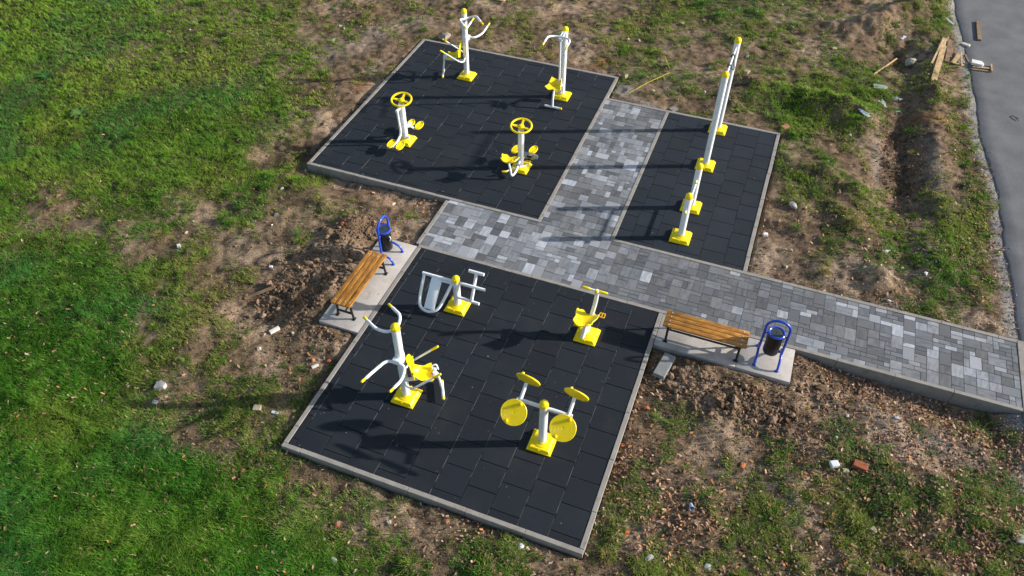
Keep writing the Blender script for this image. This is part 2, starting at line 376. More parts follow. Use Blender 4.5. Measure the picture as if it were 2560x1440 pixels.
# ------------------------------------------------------------------ ground: one sheet
def axis_coords(lo, hi, step, far):
    a = list(np.arange(lo, hi, step)); s = step; x = hi
    while x < far: a.append(x); s *= 1.25; x += s
    s = step*1.25; x = lo-s; pre = []
    while x > -far: pre.append(x); s *= 1.25; x -= s
    return np.array(pre[::-1]+a)
GXs = axis_coords(-15.5, 12.6, .045, 70); GYs = axis_coords(-4.6, 22.5, .045, 70)
XX, YY = np.meshgrid(GXs, GYs)
HH = ground_h(XX, YY)
# tussocks: low grassy humps, each with its own height
TUS = []
_tx = rng.uniform(-12, 11.5, 4200); _ty = rng.uniform(-4, 21, 4200); _tg = sample_green(_tx, _ty); _fd = foot_dist(_tx, _ty); _re = road_edge(_ty)
_cl = blobs(_tx, _ty, CLOD); _gv = blobs(_tx, _ty, GRAV); _dk = blobs(_tx, _ty, DARK)
for a, b_, g_, f_, r_, c_, v_, d_ in zip(_tx, _ty, _tg, _fd, _re, _cl, _gv, _dk):
    if f_ < .20 or a > r_-.2 or c_ > .35 or v_ > .4 or d_ > .5: continue
    p_ = .03+.85*max(0, g_-.16) if g_ < .7 else .22
    p_ *= 1.25 if a > 2 else .8
    if rng.random() > p_: continue
    rad = rng.uniform(.08, .20); TUS.append((a, b_, rad, g_))
    i0, i1 = np.searchsorted(GXs, (a-.4, a+.4)); j0, j1 = np.searchsorted(GYs, (b_-.4, b_+.4))
    X_, Y_ = XX[j0:j1, i0:i1], YY[j0:j1, i0:i1]
    HH[j0:j1, i0:i1] += rad*rng.uniform(.22, .5)*np.exp(-((X_-a)**2+(Y_-b_)**2)/(rad*.75)**2)*np.clip((foot_dist(X_, Y_)-.03)*8, 0, 1)
def grid_h(x, y):
    i = np.clip(np.searchsorted(GXs, x)-1, 0, len(GXs)-2); j = np.clip(np.searchsorted(GYs, y)-1, 0, len(GYs)-2)
    fx = (x-GXs[i])/(GXs[i+1]-GXs[i]); fy = (y-GYs[j])/(GYs[j+1]-GYs[j])
    return (HH[j, i]*(1-fx)+HH[j, i+1]*fx)*(1-fy)+(HH[j+1, i]*(1-fx)+HH[j+1, i+1]*fx)*fy
def mesh_np(name, V, F, C=None, smooth=True):
    """V (n,3), F (m,k) quads or tris, C (n,3)"""
    me = bpy.data.meshes.new(name); k = F.shape[1]
    me.vertices.add(len(V)); me.vertices.foreach_set('co', V.astype(np.float32).ravel())
    me.loops.add(F.size); me.loops.foreach_set('vertex_index', F.astype(np.int32).ravel())
    me.polygons.add(len(F)); me.polygons.foreach_set('loop_start', np.arange(0, F.size, k, dtype=np.int32))
    me.polygons.foreach_set('loop_total', np.full(len(F), k, np.int32))
    me.polygons.foreach_set('use_smooth', np.full(len(F), smooth))
    me.update(calc_edges=True)
    if C is not None:
        ca = me.color_attributes.new('Col', 'FLOAT_COLOR', 'POINT')
        ca.data.foreach_set('color', np.concatenate([C, np.ones((len(C), 1))], 1).astype(np.float32).ravel())
    return me
def link(me, m_, name, kind=None, parent=None):
    me.materials.append(m_); o = bpy.data.objects.new(name, me); col.objects.link(o)
    if kind: o['kind'] = kind
    if parent is not None: o.parent = parent
    return o
ny, nx = XX.shape
idx = np.arange(nx*ny).reshape(ny, nx)
F = np.stack([idx[:-1, :-1], idx[:-1, 1:], idx[1:, 1:], idx[1:, :-1]], -1).reshape(-1, 4)
gx, gy = XX.ravel(), YY.ravel()
green = sample_green(gx, gy)
def soil_colour(x, y, g):
    n1 = fbm(x, y, .8, 12, 4)[:, None]; n2 = fbm(x, y, .13, 19, 3)[:, None]
    pale = np.array([.32, .230, .160]); mid = np.array([.175, .118, .076]); dk = np.array([.040, .027, .018])
    c = mid + (pale-mid)*np.clip((n1-.42)*3.6, 0, 1)
    c = c + (dk-c)*np.clip((.50-n2)*3.2, 0, .85)
    d = np.clip(blobs(x, y, DARK), 0, 1)[:, None]; c = c + (dk-c)*d*.75
    v = np.clip(blobs(x, y, GRAV), 0, 1)[:, None]; c = c + (np.array([.30, .265, .235])-c)*v*.8
    rd = np.clip(blobs(x, y, RED), 0, 1)[:, None]; c = c + (np.array([.30, .13, .05])-c)*rd*.8
    gg = np.clip(g*1.25-.25, 0, 1)[:, None]; c = c + (np.array([.034, .042, .014])-c)*gg*.92
    sh = np.clip((x-(road_edge(y)-.30))/.2, 0, 1)[:, None]; c = c + (np.array([.26, .245, .23])-c)*sh
    return c
C = soil_colour(gx, gy, green)
M['soil'] = attr_mat('soil', rough=.95, var=.55, scale=26, bump=1.0, bscale=42, spec=.08)
link(mesh_np('ground', np.stack([gx, gy, HH.ravel()], 1), F, C), M['soil'], 'ground', 'structure')

# ------------------------------------------------------------------ road
ys = np.arange(-30, 60, .12); xe = road_edge(ys); cols_ = np.array([0, .05, .3, 1.2, 3.0, 7.5])
V = []; 
for a, e in zip(ys, xe):
    for k, c in enumerate(cols_): V.append((e+c if k < 3 else 11.4+c, a, -.030 if k == 0 else -.005))
V = np.array(V); n = len(cols_); I = np.arange(len(ys)*n).reshape(len(ys), n)
F = np.stack([I[:-1, :-1], I[:-1, 1:], I[1:, 1:], I[1:, :-1]], -1).reshape(-1, 4)
link(mesh_np('road', V, F), M['asphalt'], 'road', 'structure')

# ------------------------------------------------------------------ kerbs (structure), one sheet of stones per run
def kerb_run(mb, x0, y0, x1, y1, wd=.08, top=.010, depth=.34, stone=1.0, off=0.0):
    horiz = abs(x1-x0) > abs(y1-y0)
    a, b = (x0, x1) if horiz else (y0, y1); p = a; first = True
    while p < b-.02:
        q = min(b, p + (stone*(.35+off) if first else stone)); first = False
        if b-q < .12: q = b
        t = top + random.uniform(-.0015, .0015); s = random.uniform(-.0035, .0035)
        if horiz: mb.box(((p+q)/2, y0+s, t-depth/2), (q-p-.006, wd, depth), .005, seg=1)
        else: mb.box((x0+s, (p+q)/2, t-depth/2), (wd, q-p-.006, depth), .005, seg=1)
        p = q
kb = MB()
# front pad: left, right, front ; shared run with the path
kerb_run(kb, -.16, -.38, -.16, 4.76); kerb_run(kb, 5.05, -.38, 5.05, 4.76, off=.3); kerb_run(kb, -.20, -.42, 5.09, -.42, top=.012)
kerb_run(kb, -.20, 4.80, 11.46, 4.80, off=.2)
kerb_run(kb, -.24, 4.842, -.24, 6.38)
# back pad
kerb_run(kb, -3.89, 6.50, -3.89, 12.75, off=.1); kerb_run(kb, -3.93, 6.46, 1.96, 6.46, top=.012, depth=.42); kerb_run(kb, -3.93, 12.79, 1.96, 12.79); kerb_run(kb, 1.92, 6.50, 1.92, 12.75, off=.2)
# bars pad and far edge
kerb_run(kb, 3.58, 6.50, 3.58, 11.64); kerb_run(kb, 6.38, 6.50, 6.38, 11.64, off=.1); kerb_run(kb, 3.54, 6.46, 11.46, 6.46, off=.25); kerb_run(kb, 1.965, 11.68, 6.42, 11.68)
kb.box((11.54, 5.63, -.16), (.150, 1.74, .34), .006, seg=1)
tag(kb.build('kerb', M['kerb']), kind='structure')

# ------------------------------------------------------------------ rubber tiles
def tile_pad(name, x0, y0, x1, y1, ox, oy, odd0, tone=1.0, dusty=.7):
    V = []; F = []; C = []; JD = []
    k0 = math.floor((x0-ox)/.5)
    k = k0
    while ox+k*.5 < x1:
        a = max(ox+k*.5, x0); b = min(ox+(k+1)*.5, x1)
        sh = 0 if (k+odd0) % 2 == 0 else .25
        j = math.floor((y0-oy-sh)/.5)
        while oy+sh+j*.5 < y1:
            c = max(oy+sh+j*.5, y0); d = min(oy+sh+(j+1)*.5, y1)
            if b-a > .02 and d-c > .02:
                z = random.uniform(-.0012, .0012); g = .0045; gx_ = .003
                q = [(a+gx_, c+g), (b-gx_, c+g), (b-gx_, d-g), (a+gx_, d-g)]; n = len(V); s = random.uniform(.86, 1.16)*tone
                e = .006
                tilt = [random.uniform(-.001, .001) for _ in range(4)]
                V += [(px, py, -.028) for px, py in q]
                V += [(px, py, -.004+z) for px, py in q]
                qi = [(a+gx_+e, c+g+e), (b-gx_-e, c+g+e), (b-gx_-e, d-g-e), (a+gx_+e, d-g-e)]
                V += [(px, py, z+t_) for (px, py), t_ in zip(qi, tilt)]
                for r_ in (0, 4):
                    for m_ in range(4): F.append((n+r_+m_, n+r_+(m_+1) % 4, n+r_+4+(m_+1) % 4, n+r_+4+m_))
                F.append((n+8, n+9, n+10, n+11)); C += [(.0110*s, .0155*s, .0225*s)]*12
            j += 1
        if a > x0+.02:
            # sand and light dust swept into the long joints, here and there
            yy = y0
            while yy < y1-.05:
                l = random.uniform(.08, .45)
                if random.random() < dusty: JD.append((a, yy, min(yy+l, y1), random.uniform(.0009, .0019)))
                yy += l+random.uniform(0, .12)
        k += 1
    o = link(mesh_np(name, np.array(V), np.array(F), np.array(C), smooth=False), M['rubber'], name, 'structure')
    b = MB(); b.box(((x0+x1)/2, (y0+y1)/2, -.08), (x1-x0, y1-y0, .10)); b.build('joint_bed', M['joint'], o)
    b = MB()
    for a, c, d, w_ in JD: b.box((a, (c+d)/2, -.0145), (w_*1.6, d-c, .026))
    b.build('joint_dust', M['dust'], o)
    return o
tile_pad('rubber_flooring', -.12, -.38, 5.01, 4.76, 0, 0, 0)
tile_pad('rubber_flooring', -3.85, 6.50, 1.88, 12.75, -3.62, 6.6, 0, 1.1, .35)
tile_pad('rubber_flooring', 3.62, 6.50, 6.34, 11.64, 3.92, 6.62, 0, 1.35, .04)

# ------------------------------------------------------------------ paved path
U = .105
def pave(V, F, C, x0, y0, x1, y1, columns, light):
    """columns: stripes two units wide run along y (or along x), cut into stones of varied length"""
    if not columns: gx0, gx1, gy0, gy1 = y0, y1, x0, x1
    else: gx0, gx1, gy0, gy1 = x0, x1, y0, y1
    nu = int(round((gx1-gx0)/U)); nv = int(round((gy1-gy0)/U)); su = (gx1-gx0)/nu; sv_ = (gy1-gy0)/nv
    occ = np.zeros((nu, nv), bool)
    for i0 in range(0, nu):
        for j0 in range(nv):
            if occ[i0, j0]: continue
            opts = [(2, 2), (2, 3), (2, 1), (2, 2), (1, 2), (3, 2), (2, 3), (2, 2), (2, 1)] if i0 % 2 == 0 else [(1, 2), (1, 1), (1, 2)]
            if random.random() < .55: opts = [(2, 2), (2, 3), (2, 1)]
            random.shuffle(opts)
            for du, dv in opts+[(2, 1), (1, 2), (1, 1)]:
                if i0+du <= nu and j0+dv <= nv and not occ[i0:i0+du, j0:j0+dv].any(): break
            occ[i0:i0+du, j0:j0+dv] = True
            a, b, c, d = gx0+i0*su, gx0+(i0+du)*su, gy0+j0*sv_, gy0+(j0+dv)*sv_
            if not columns: a, b, c, d = c, d, a, b
            g = .0016; e = .004; z = random.uniform(-.0016, .0016)
            q = [(a+g, c+g), (b-g, c+g), (b-g, d-g), (a+g, d-g)]
            cx, cy = (a+b)/2, (c+d)/2
            L_ = light(cx, cy)
            r_ = random.random()
            base = .085 + .075*random.random()
            if r_ < .22*L_: base = .24+.17*random.random()
            elif r_ < .62*L_: base = .165+.09*random.random()
            blue = random.uniform(1.08, 1.20)
            # face: small grid so that the cast-in colour clouds show
            mx_, my_ = max(2, int((b-a)/.035)), max(2, int((d-c)/.035)); n = len(V)
            mot = random.random() < .75
            ang = random.uniform(0, 7)
            for jj in range(my_+1):
                for ii in range(mx_+1):
                    px = a+g+e+(b-a-2*g-2*e)*ii/mx_; py = c+g+e+(d-c-2*g-2*e)*jj/my_
                    V.append((px, py, z)); f_ = 1.0
                    if mot:
                        st = float(vnoise(px*(1 if du > dv else 4)+ang, py*(4 if du > dv else 1), .09, 5))
                        f_ = .72+.55*st
                    C.append((base*f_, base*f_*(1+(blue-1)*.4), base*f_*blue))
            for jj in range(my_):
                for ii in range(mx_):
                    p = n+jj*(mx_+1)+ii; F.append((p, p+1, p+mx_+2, p+mx_+1))
            n2 = len(V); V += [(px, py, -.006) for px, py in q] + [(px, py, -.03) for px, py in q]; C += [(base*.9,)*3]*8
            cr = [n, n+mx_, n+(my_+1)*(mx_+1)-1, n+my_*(mx_+1)]
            for m_ in range(4):
                m2 = (m_+1) % 4
                F.append((n2+m_, n2+m2, cr[m2], cr[m_])); F.append((n2+4+m_, n2+4+m2, n2+m2, n2+m_))
def light_main(x, y):
    s = 1.0
    if 3.9 < x < 8.0: s = .12 + .5*max(0, (x-7.2)/.8) 
    if x > 8: s = 1.0
    if x > 3.2 and x <= 3.9: s = .7
    return s*float(np.clip(.35+1.5*(vnoise(x, y, .8, 8)-.2), .15, 1.4))
V, F, C = [], [], []
pave(V, F, C, -.20, 4.84, 11.46, 6.42, True, light_main)
pave(V, F, C, 1.96, 6.42, 3.54, 11.64, False, lambda x, y: float(np.clip(.3+1.2*(vnoise(x, y, .9, 3)-.1), .2, 1.2)))
po = link(mesh_np('path', np.array(V), np.array(F), np.array(C), smooth=False), M['paver'], 'path', 'structure')
b = MB(); b.box((5.63, 5.63, -.12), (11.64, 1.56, .226)); b.build('sand_bed', M['sand'], po)
b = MB(); b.box((2.75, 9.05, -.12), (1.56, 5.16, .226)); b.build('sand_bed', M['sand'], po)

# ------------------------------------------------------------------ concrete slabs
def slab(x0, y0, x1, y1, joint=None):
    b = MB()
    if joint: b.box(((x0+joint)/2, (y0+y1)/2, -.14), (joint-x0-.003, y1-y0, .28), .008); b.box(((x1+joint)/2, (y0+y1)/2, -.14), (x1-joint-.003, y1-y0, .28), .008)
    else: b.box(((x0+x1)/2, (y0+y1)/2, -.14), (x1-x0, y1-y0, .28), .008)
    tag(b.build('concrete_slab', M['slab']), kind='structure')
slab(-1.07, 2.20, -.205, 4.78)
slab(5.095, 3.95, 7.60, 4.758, joint=6.62)

# ------------------------------------------------------------------ grass, leaves, small stones, clods (uncountable stuff)
def px_samples(n, m=360):
    n = int(n*1.32)
    px = rng.uniform(-m, 2560+m, n); py = rng.uniform(-m, 1440+m, n)
    d = AF[None]+AR[None]*((px-1280)/CF)[:, None]-AU[None]*((py-720)/CF)[:, None]
    t = (-.08-CZ)/d[:, 2]; P = CO+t[:, None]*d
    return P[:, 0], P[:, 1], px, py
def grass_blades(x, y, dirx, diry, length, lean, width, colour):
    n = len(x); z = grid_h(x, y)-.006
    px, py = -diry, dirx
    hw = width/2
    def P(f, up, wv): return np.stack([x+dirx*f*lean*length+px*wv, y+diry*f*lean*length+py*wv, z+up*length], 1)
    V = np.stack([P(0, 0, hw), P(0, 0, -hw), P(.28, .55, hw*.85), P(.28, .55, -hw*.85), P(1, .92*np.sqrt(np.clip(1-lean**2*.55, .05, 1)), 0)], 1)
    b = (np.arange(n)*5)[:, None]
    F = np.concatenate([b+np.array([[0, 1, 3]]), b+np.array([[0, 3, 2]]), b+np.array([[2, 3, 4]])], 0)
    Cc = np.repeat(colour[:, None, :], 5, 1); Cc[:, :2] *= .60; Cc[:, 4] *= 1.15  # shade among the tufts put into colour: dark blade feet, lightened tips
    return V.reshape(-1, 3), F, Cc.reshape(-1, 3)
NT = 265000
x, y, px, py = px_samples(NT)
g = sample_green(x, y); clump = .62*fbm(x, y, .55, 90, 3)+.38*fbm(x, y, .16, 93, 2); fine = vnoise(x, y, .09, 4)
dens = np.clip((g-.14)*1.16, 0, 1)**1.35
thr = np.clip(dens*1.7+(clump-.51)*4.6*(1-dens*.75)-.08, 0, 1)
thr = np.where(dens <= 0.02, .012, thr)
ok = (rng.random(len(x)) < thr) & (foot_dist(x, y) > .03) & (x < road_edge(y)-.10*rng.random(len(x))) & (blobs(x, y, CLOD) < .55+.3*rng.random(len(x))) & (blobs(x, y, GRAV) < .7)
x, y, g, clump, fine, px, py = x[ok], y[ok], g[ok], clump[ok], fine[ok], px[ok], py[ok]
nb = 6
tx = np.repeat(x, nb); ty = np.repeat(y, nb); tg = np.repeat(g, nb); tc_ = np.repeat(clump, nb); n = len(tx)
spread = .022
bx = tx+rng.normal(0, spread, n); by = ty+rng.normal(0, spread, n)
k_ = foot_dist(bx, by) > .012; bx, by, tg, tc_ = bx[k_], by[k_], tg[k_], tc_[k_]; n = len(bx)
wind = fbm(bx, by, .5, 55, 2)*14
ang = wind+rng.normal(0, 1.1, n)
ln = rng.uniform(.045, .105, n)*(.62+.55*tg)*(.75+.6*tc_); ln *= np.where(rng.random(n) < .05, 1.5, 1)
lean = np.clip(rng.normal(.75, .28, n), .1, 1.25)
wd = rng.uniform(.006, .011, n)*(1+.4*(by > 8))
tone = fbm(bx, by, 1.3, 23, 3)[:, None]; far = np.clip((by+0.9*(-bx)*.25-1)/9, 0, 1)[:, None]; r_ = rng.random((n, 1))
deep = np.array([.040, .155, .014]); bright = np.array([.195, .345, .034]); olive = np.array([.25, .225, .055]); straw = np.array([.42, .33, .17])
c = deep+(bright-deep)*np.clip(r_*.70+far*.72+(tone-.5)*1.0-.06, 0, 1.2)
em = np.clip((fbm(bx, by, 1.7, 66, 2)-.50)*4, 0, 1)[:, None]*.6; em = np.maximum(em, np.clip((-bx-by*.0-12)/3, 0, .7)[:, None]*(by > 12)[:, None]); c = c+(np.array([.055, .215, .052])-c)*em
c = c+(olive-c)*np.clip((1-tg)[:, None]*.85+(tone-.54)*1.6, 0, .95)*np.clip(rng.random((n, 1))*1.2, 0, 1)
dry = rng.random(n) < np.clip(.03+.36*(1-tg)**1.4, 0, .5); c[dry] = straw*(.55+.7*rng.random((dry.sum(), 1)))
c = c*(.75+.5*rng.random((n, 1)))
# tussock blades, longer and arching outwards
T_ = np.array(TUS); nbt = 95; a_ = rng.uniform(0, 2*PI, len(T_)*nbt); rr_ = np.sqrt(rng.random(len(T_)*nbt))
t0 = np.repeat(T_, nbt, 0); ux = t0[:, 0]+np.cos(a_)*rr_*t0[:, 2]; uy = t0[:, 1]+np.sin(a_)*rr_*t0[:, 2]
kk = foot_dist(ux, uy) > .02; ux, uy, a_, rr_, t0 = ux[kk], uy[kk], a_[kk], rr_[kk], t0[kk]; m_ = len(ux)
tt = rng.random((m_, 1)); tone2 = fbm(t0[:, 0], t0[:, 1], .6, 28, 2)[:, None]
c2 = deep+(bright-deep)*np.clip(tt*.8+(tone2-.5)*1.5+.15, 0, 1.25); c2 = c2+(olive-c2)*np.clip((tone2-.45)*2.4+(.5-t0[:, 3:4])*.9, 0, .85)
dr = rng.random(m_) < .06+.34*np.clip(.6-t0[:, 3], 0, .6); c2[dr] = straw*(.6+.6*rng.random((dr.sum(), 1)))
bx = np.concatenate([bx, ux]); by = np.concatenate([by, uy]); ang = np.concatenate([ang, a_+rng.normal(0, .5, m_)]); ln = np.concatenate([ln, rng.uniform(.06, .13, m_)*(.7+t0[:, 2]*2.2)])
lean = np.concatenate([lean, np.clip(.35+.7*rr_+rng.normal(0, .15, m_), .1, 1.25)]); wd = np.concatenate([wd, rng.uniform(.006, .011, m_)]); c = np.concatenate([c, c2])
V, F, C = grass_blades(bx, by, np.cos(ang), np.sin(ang), ln, lean, wd, c)
link(mesh_np('grass', V, F, C, smooth=False), M['blade'], 'grass', 'stuff')['label'] = 'short grass, lush green on the lawn and thin tufts over the bare soil'
# creeping dry stalks matted on the bare parts
x, y, px, py = px_samples(240000)
g = sample_green(x, y)
ok = (rng.random(len(x)) < np.clip(.85-g*.8, .05, 1)*(.25+1.1*fbm(x, y, .5, 31, 3))) & (foot_dist(x, y) > .02) & (x < road_edge(y)-.05) & (blobs(x, y, DARK) < .6)
x, y, g = x[ok], y[ok], g[ok]; n = len(x); ang = rng.uniform(0, 2*PI, n)
c = np.array([.32, .235, .140])*(.25+1.05*rng.random((n, 1)))
gs = rng.random(n) < .42; c[gs] = np.array([.15, .16, .055])*(.6+.8*rng.random((gs.sum(), 1)))
V, F, C = grass_blades(x, y, np.cos(ang), np.sin(ang), rng.uniform(.02, .065, n), rng.uniform(.7, 1.3, n), rng.uniform(.005, .011, n), c)
link(mesh_np('dry_thatch', V, F, C, smooth=False), M['blade'], 'dry_thatch', 'stuff')['label'] = 'matted dry stalks lying over the bare soil'

def leaf_mesh(x, y, size, C, zoff=.012):
    n = len(x); z = grid_h(x, y)+zoff+rng.random(n)*.012
    a = rng.uniform(0, 2*PI, n); tp = rng.normal(0, .45, n); tr = rng.normal(0, .45, n); fold = rng.uniform(-.2, .55, n)
    base = np.array([(0, 0, 0), (1, 0, .12), (.55, .42, .35), (.05, .38, .25), (-.5, .5, .3), (-1, .05, 0), (-.55, -.42, .35), (0, -.34, .22), (.5, -.5, .35)])
    P = np.repeat(base[None], n, 0)*np.array([.5, .5, 1.]); P[:, :, 2] *= fold[:, None]
    P[:, 1:, :2] *= rng.uniform(.7, 1.2, (n, 8, 1))
    P = P*size[:, None, None]
    X, Y, Z = P[..., 0], P[..., 1], P[..., 2]
    Z = Z+X*np.sin(tp)[:, None]+Y*np.sin(tr)[:, None]; ca, sa = np.cos(a)[:, None], np.sin(a)[:, None]
    Vv = np.stack([x[:, None]+X*ca-Y*sa, y[:, None]+X*sa+Y*ca, z[:, None]+Z+np.abs(np.sin(tp)[:, None])*size[:, None]*.25], 2)
    b = (np.arange(n)*9)[:, None]
    Fs = np.concatenate([b+np.array([[0, k, k % 8+1]]) for k in range(1, 9)], 0)
    return Vv.reshape(-1, 3), Fs, np.repeat(C[:, None], 9, 1).reshape(-1, 3)
x, y, px, py = px_samples(190000)
lw = blobs(x, y, LEAF)*(.35+1.2*fbm(x, y, .4, 71, 3)); lw = lw*.80+.010+.020*(py > 850)+.012*(x > 5)+.05*np.clip(fbm(x, y, .7, 72, 3)-.5, 0, 1)
ok = (rng.random(len(x)) < lw) & (foot_dist(x, y) > .02) & (x < road_edge(y)+.15*rng.random(len(x))**2)
x, y = x[ok], y[ok]; n = len(x)
pal = np.array([(.40, .25, .165), (.28, .15, .09), (.50, .35, .25), (.19, .09, .055), (.10, .05, .032), (.42, .21, .08)])
c = pal[rng.integers(0, 6, n)]*(.7+.5*rng.random((n, 1)))
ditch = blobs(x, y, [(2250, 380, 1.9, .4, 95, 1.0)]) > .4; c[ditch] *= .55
V, F, C = leaf_mesh(x, y, rng.uniform(.035, .085, n), c, .014+.034*np.clip(sample_green(x, y)*1.4-.3, 0, 1))
link(mesh_np('fallen_leaves', V, F, C, smooth=False), M['leaf'], 'fallen_leaves', 'stuff')['label'] = 'curled brown fallen leaves drifted along the path and the ditch'

ico = bmesh.new(); bmesh.ops.create_icosphere(ico, subdivisions=1, radius=1); ico.verts.ensure_lookup_table()
IV = np.array([v.co[:] for v in ico.verts]); IF = np.array([[v.index for v in f.verts] for f in ico.faces]); ico.free()
ico = bmesh.new(); bmesh.ops.create_icosphere(ico, subdivisions=2, radius=1); ico.verts.ensure_lookup_table()
IV2 = np.array([v.co[:] for v in ico.verts]); IF2 = np.array([[v.index for v in f.verts] for f in ico.faces]); ico.free()
def lumps(x, y, size, C, flat=.6, sink=.3, base=(IV, IF), jag=.28):
    B, Fb = base; n = len(x); nvv = len(B); z = grid_h(x, y)
    P = B[None]*(1+rng.normal(0, jag*.6, (n, nvv, 1)))*rng.uniform(.65, 1.25, (n, 1, 3))
    P[:, :, 2] *= flat; P = P*size[:, None, None]*.5; a = rng.uniform(0, 2*PI, n); ca, sa = np.cos(a)[:, None], np.sin(a)[:, None]
    Vv = np.stack([x[:, None]+P[..., 0]*ca-P[..., 1]*sa, y[:, None]+P[..., 0]*sa+P[..., 1]*ca, z[:, None]+P[..., 2]+(size*flat*(.5-sink))[:, None]], 2)
    Fs = ((np.arange(n)*nvv)[:, None, None]+Fb[None]).reshape(-1, 3)
    return Vv.reshape(-1, 3), Fs, np.repeat(C[:, None], nvv, 1).reshape(-1, 3)
x, y, px, py = px_samples(170000)
gw = .13+.7*np.clip(blobs(x, y, GRAV), 0, 1.2)+.15*np.clip(1-sample_green(x, y)*2, 0, 1)
edge = np.clip(x-(road_edge(y)-.35), 0, .3)*3*(x < road_edge(y)+.1)
ok = (rng.random(len(x)) < gw*.42+edge*.5-.4*(sample_green(x, y) > .75)) & (foot_dist(x, y) > .025) & (x < road_edge(y)+.12)
x, y = x[ok], y[ok]; n = len(x); gr = blobs(x, y, GRAV)
s = rng.uniform(.010, .030, n)*np.where(rng.random(n) < .05, 2.0, 1)
pal = np.array([(.38, .32, .25), (.24, .18, .13), (.16, .108, .068), (.50, .46, .40), (.30, .225, .155), (.34, .11, .05)])
c = pal[rng.choice(6, n, p=[.12, .24, .34, .04, .21, .05])]*(.7+.5*rng.random((n, 1)))
V, F, C = lumps(x, y, s, c)
link(mesh_np('gravel', V, F, C, smooth=False), M['stone'], 'gravel', 'stuff')['label'] = 'small pale pebbles and rubble crumbs scattered over the soil'
sx, sy, sz, scl = [], [], [], []
for _ in range(520):
    f = FOOT[random.choice([0, 0, 1, 1, 2, 3, 3, 4, 5, 6])]; sx.append(random.uniform(f[0]+.1, f[2]-.1)); sy.append(random.uniform(f[1]+.1, f[3]-.1))
sx, sy = np.array(sx), np.array(sy); n = len(sx); ss = rng.uniform(.006, .018, n)*np.where(rng.random(n) < .08, 1.8, 1)
pc = pal[rng.choice(6, n, p=[.25, .2, .2, .2, .1, .05])]*(.6+.5*rng.random((n, 1)))
V, F, C = lumps(sx, sy, ss, pc); V[:, 2] += np.repeat(.003-grid_h(sx, sy), len(IV))
link(mesh_np('grit', V, F, C, smooth=False), M['stone'], 'grit', 'stuff')['label'] = 'tiny pale crumbs scattered on the rubber pads and the paving'
x, y, px, py = px_samples(260000)
cw = blobs(x, y, CLOD)
ok = (rng.random(len(x)) < np.clip(cw*.5+.10*(sample_green(x, y) < .5), 0, .7)) & (foot_dist(x, y) > .05) & (x < road_edge(y)-.3)
x, y = x[ok], y[ok]; n = len(x); s = np.clip(np.exp(rng.normal(-3.55, .55, n)), .012, .17)*(.55+.75*np.clip(blobs(x, y, CLOD), 0, 1))
c = np.array([.21, .14, .09])*(.35+1.0*rng.random((n, 1)))
V, F, C = lumps(x, y, s, c, flat=.8, sink=.25, jag=.35)
link(mesh_np('soil_clods', V, F, C, smooth=False), M['clod'], 'soil_clods', 'stuff')['label'] = 'broken brown clods of dug soil heaped beside the slabs'

# ------------------------------------------------------------------ exercise machines
WL, YL = M['white'], M['yellow']
def base_cover(root):
    b = MB()
    b.box((0, 0, .016), (.425, .425, .030), .008)
    b.rings([[(sx*.195, sy*.195, .030) for sx, sy in ((-1, -1), (1, -1), (1, 1), (-1, 1))], [(sx*.165, sy*.180, .078) for sx, sy in ((-1, -1), (1, -1), (1, 1), (-1, 1))],
             [(sx*.155, sy*.170, .084) for sx, sy in ((-1, -1), (1, -1), (1, 1), (-1, 1))]])
    b.lathe([(.150, .080), (.140, .094), (.118, .102), (.098, .106), (.090, .120), (.084, .124)], n=32)
    for sx, sy in ((1, 0), (-1, 0), (0, 1), (0, -1)):
        b.box((sx*.183, sy*.185, .052), (.030, .030, .048), .007)
    return b.build('base_cover', YL, root, 30)
def post(root, h, r=.071, tilt=None):
    b = MB(); b.lathe([(r, .10), (r, h)], n=32); b.build('post', WL, root)
    return cap(root, (0, 0, h), r)
def cap(root, c, r):
    b = MB(); pr = [(r*1.07, -.045), (r*1.07, 0)]+[(r*1.05*math.cos(a), r*.95*math.sin(a)) for a in np.linspace(.12, 1.5, 9)]
    b.lathe(pr, c, n=32); b.box((c[0], c[1]-r*1.03, c[2]+.004), (.012, .012, .05), .003)
    return b.build('post_cap', YL, root)
def grip(root, p0, p1, r=.023, m_=None):
    b = MB(); b.tube([p0, p1], r, 12, round_end=True); return b.build('grip', m_ or YL, root)
def lerp(a, b, t): return tuple(a[i]+(b[i]-a[i])*t for i in range(3))
def handle(root, pts, r=.026, gl=.12, fil=.14, name='handlebar', sleeve=True):
    """bent tube whose two ends carry yellow grips"""
    pts = [Vector(p) for p in pts]
    a0, a1 = pts[0], pts[1]; b0, b1 = pts[-1], pts[-2]
    ga = a0+(a1-a0).normalized()*gl; gb = b0+(b1-b0).normalized()*gl
    mb = MB(); mb.tube([ga]+pts[1:-1]+[gb], r, 14, fil)
    o = mb.build(name, WL, root)
    for e, g_ in ((a0, ga), (b0, gb)):
        s = MB(); s.tube([g_+(g_-e).normalized()*.01, g_-(g_-e).normalized()*.045], r*.62, 10); s.build('grip_sleeve', WL, o)
        q = MB(); q.tube([e, e+(g_-e)*.70], r*.86, 12, round_end=True); q.build('grip', YL, o)
    return o
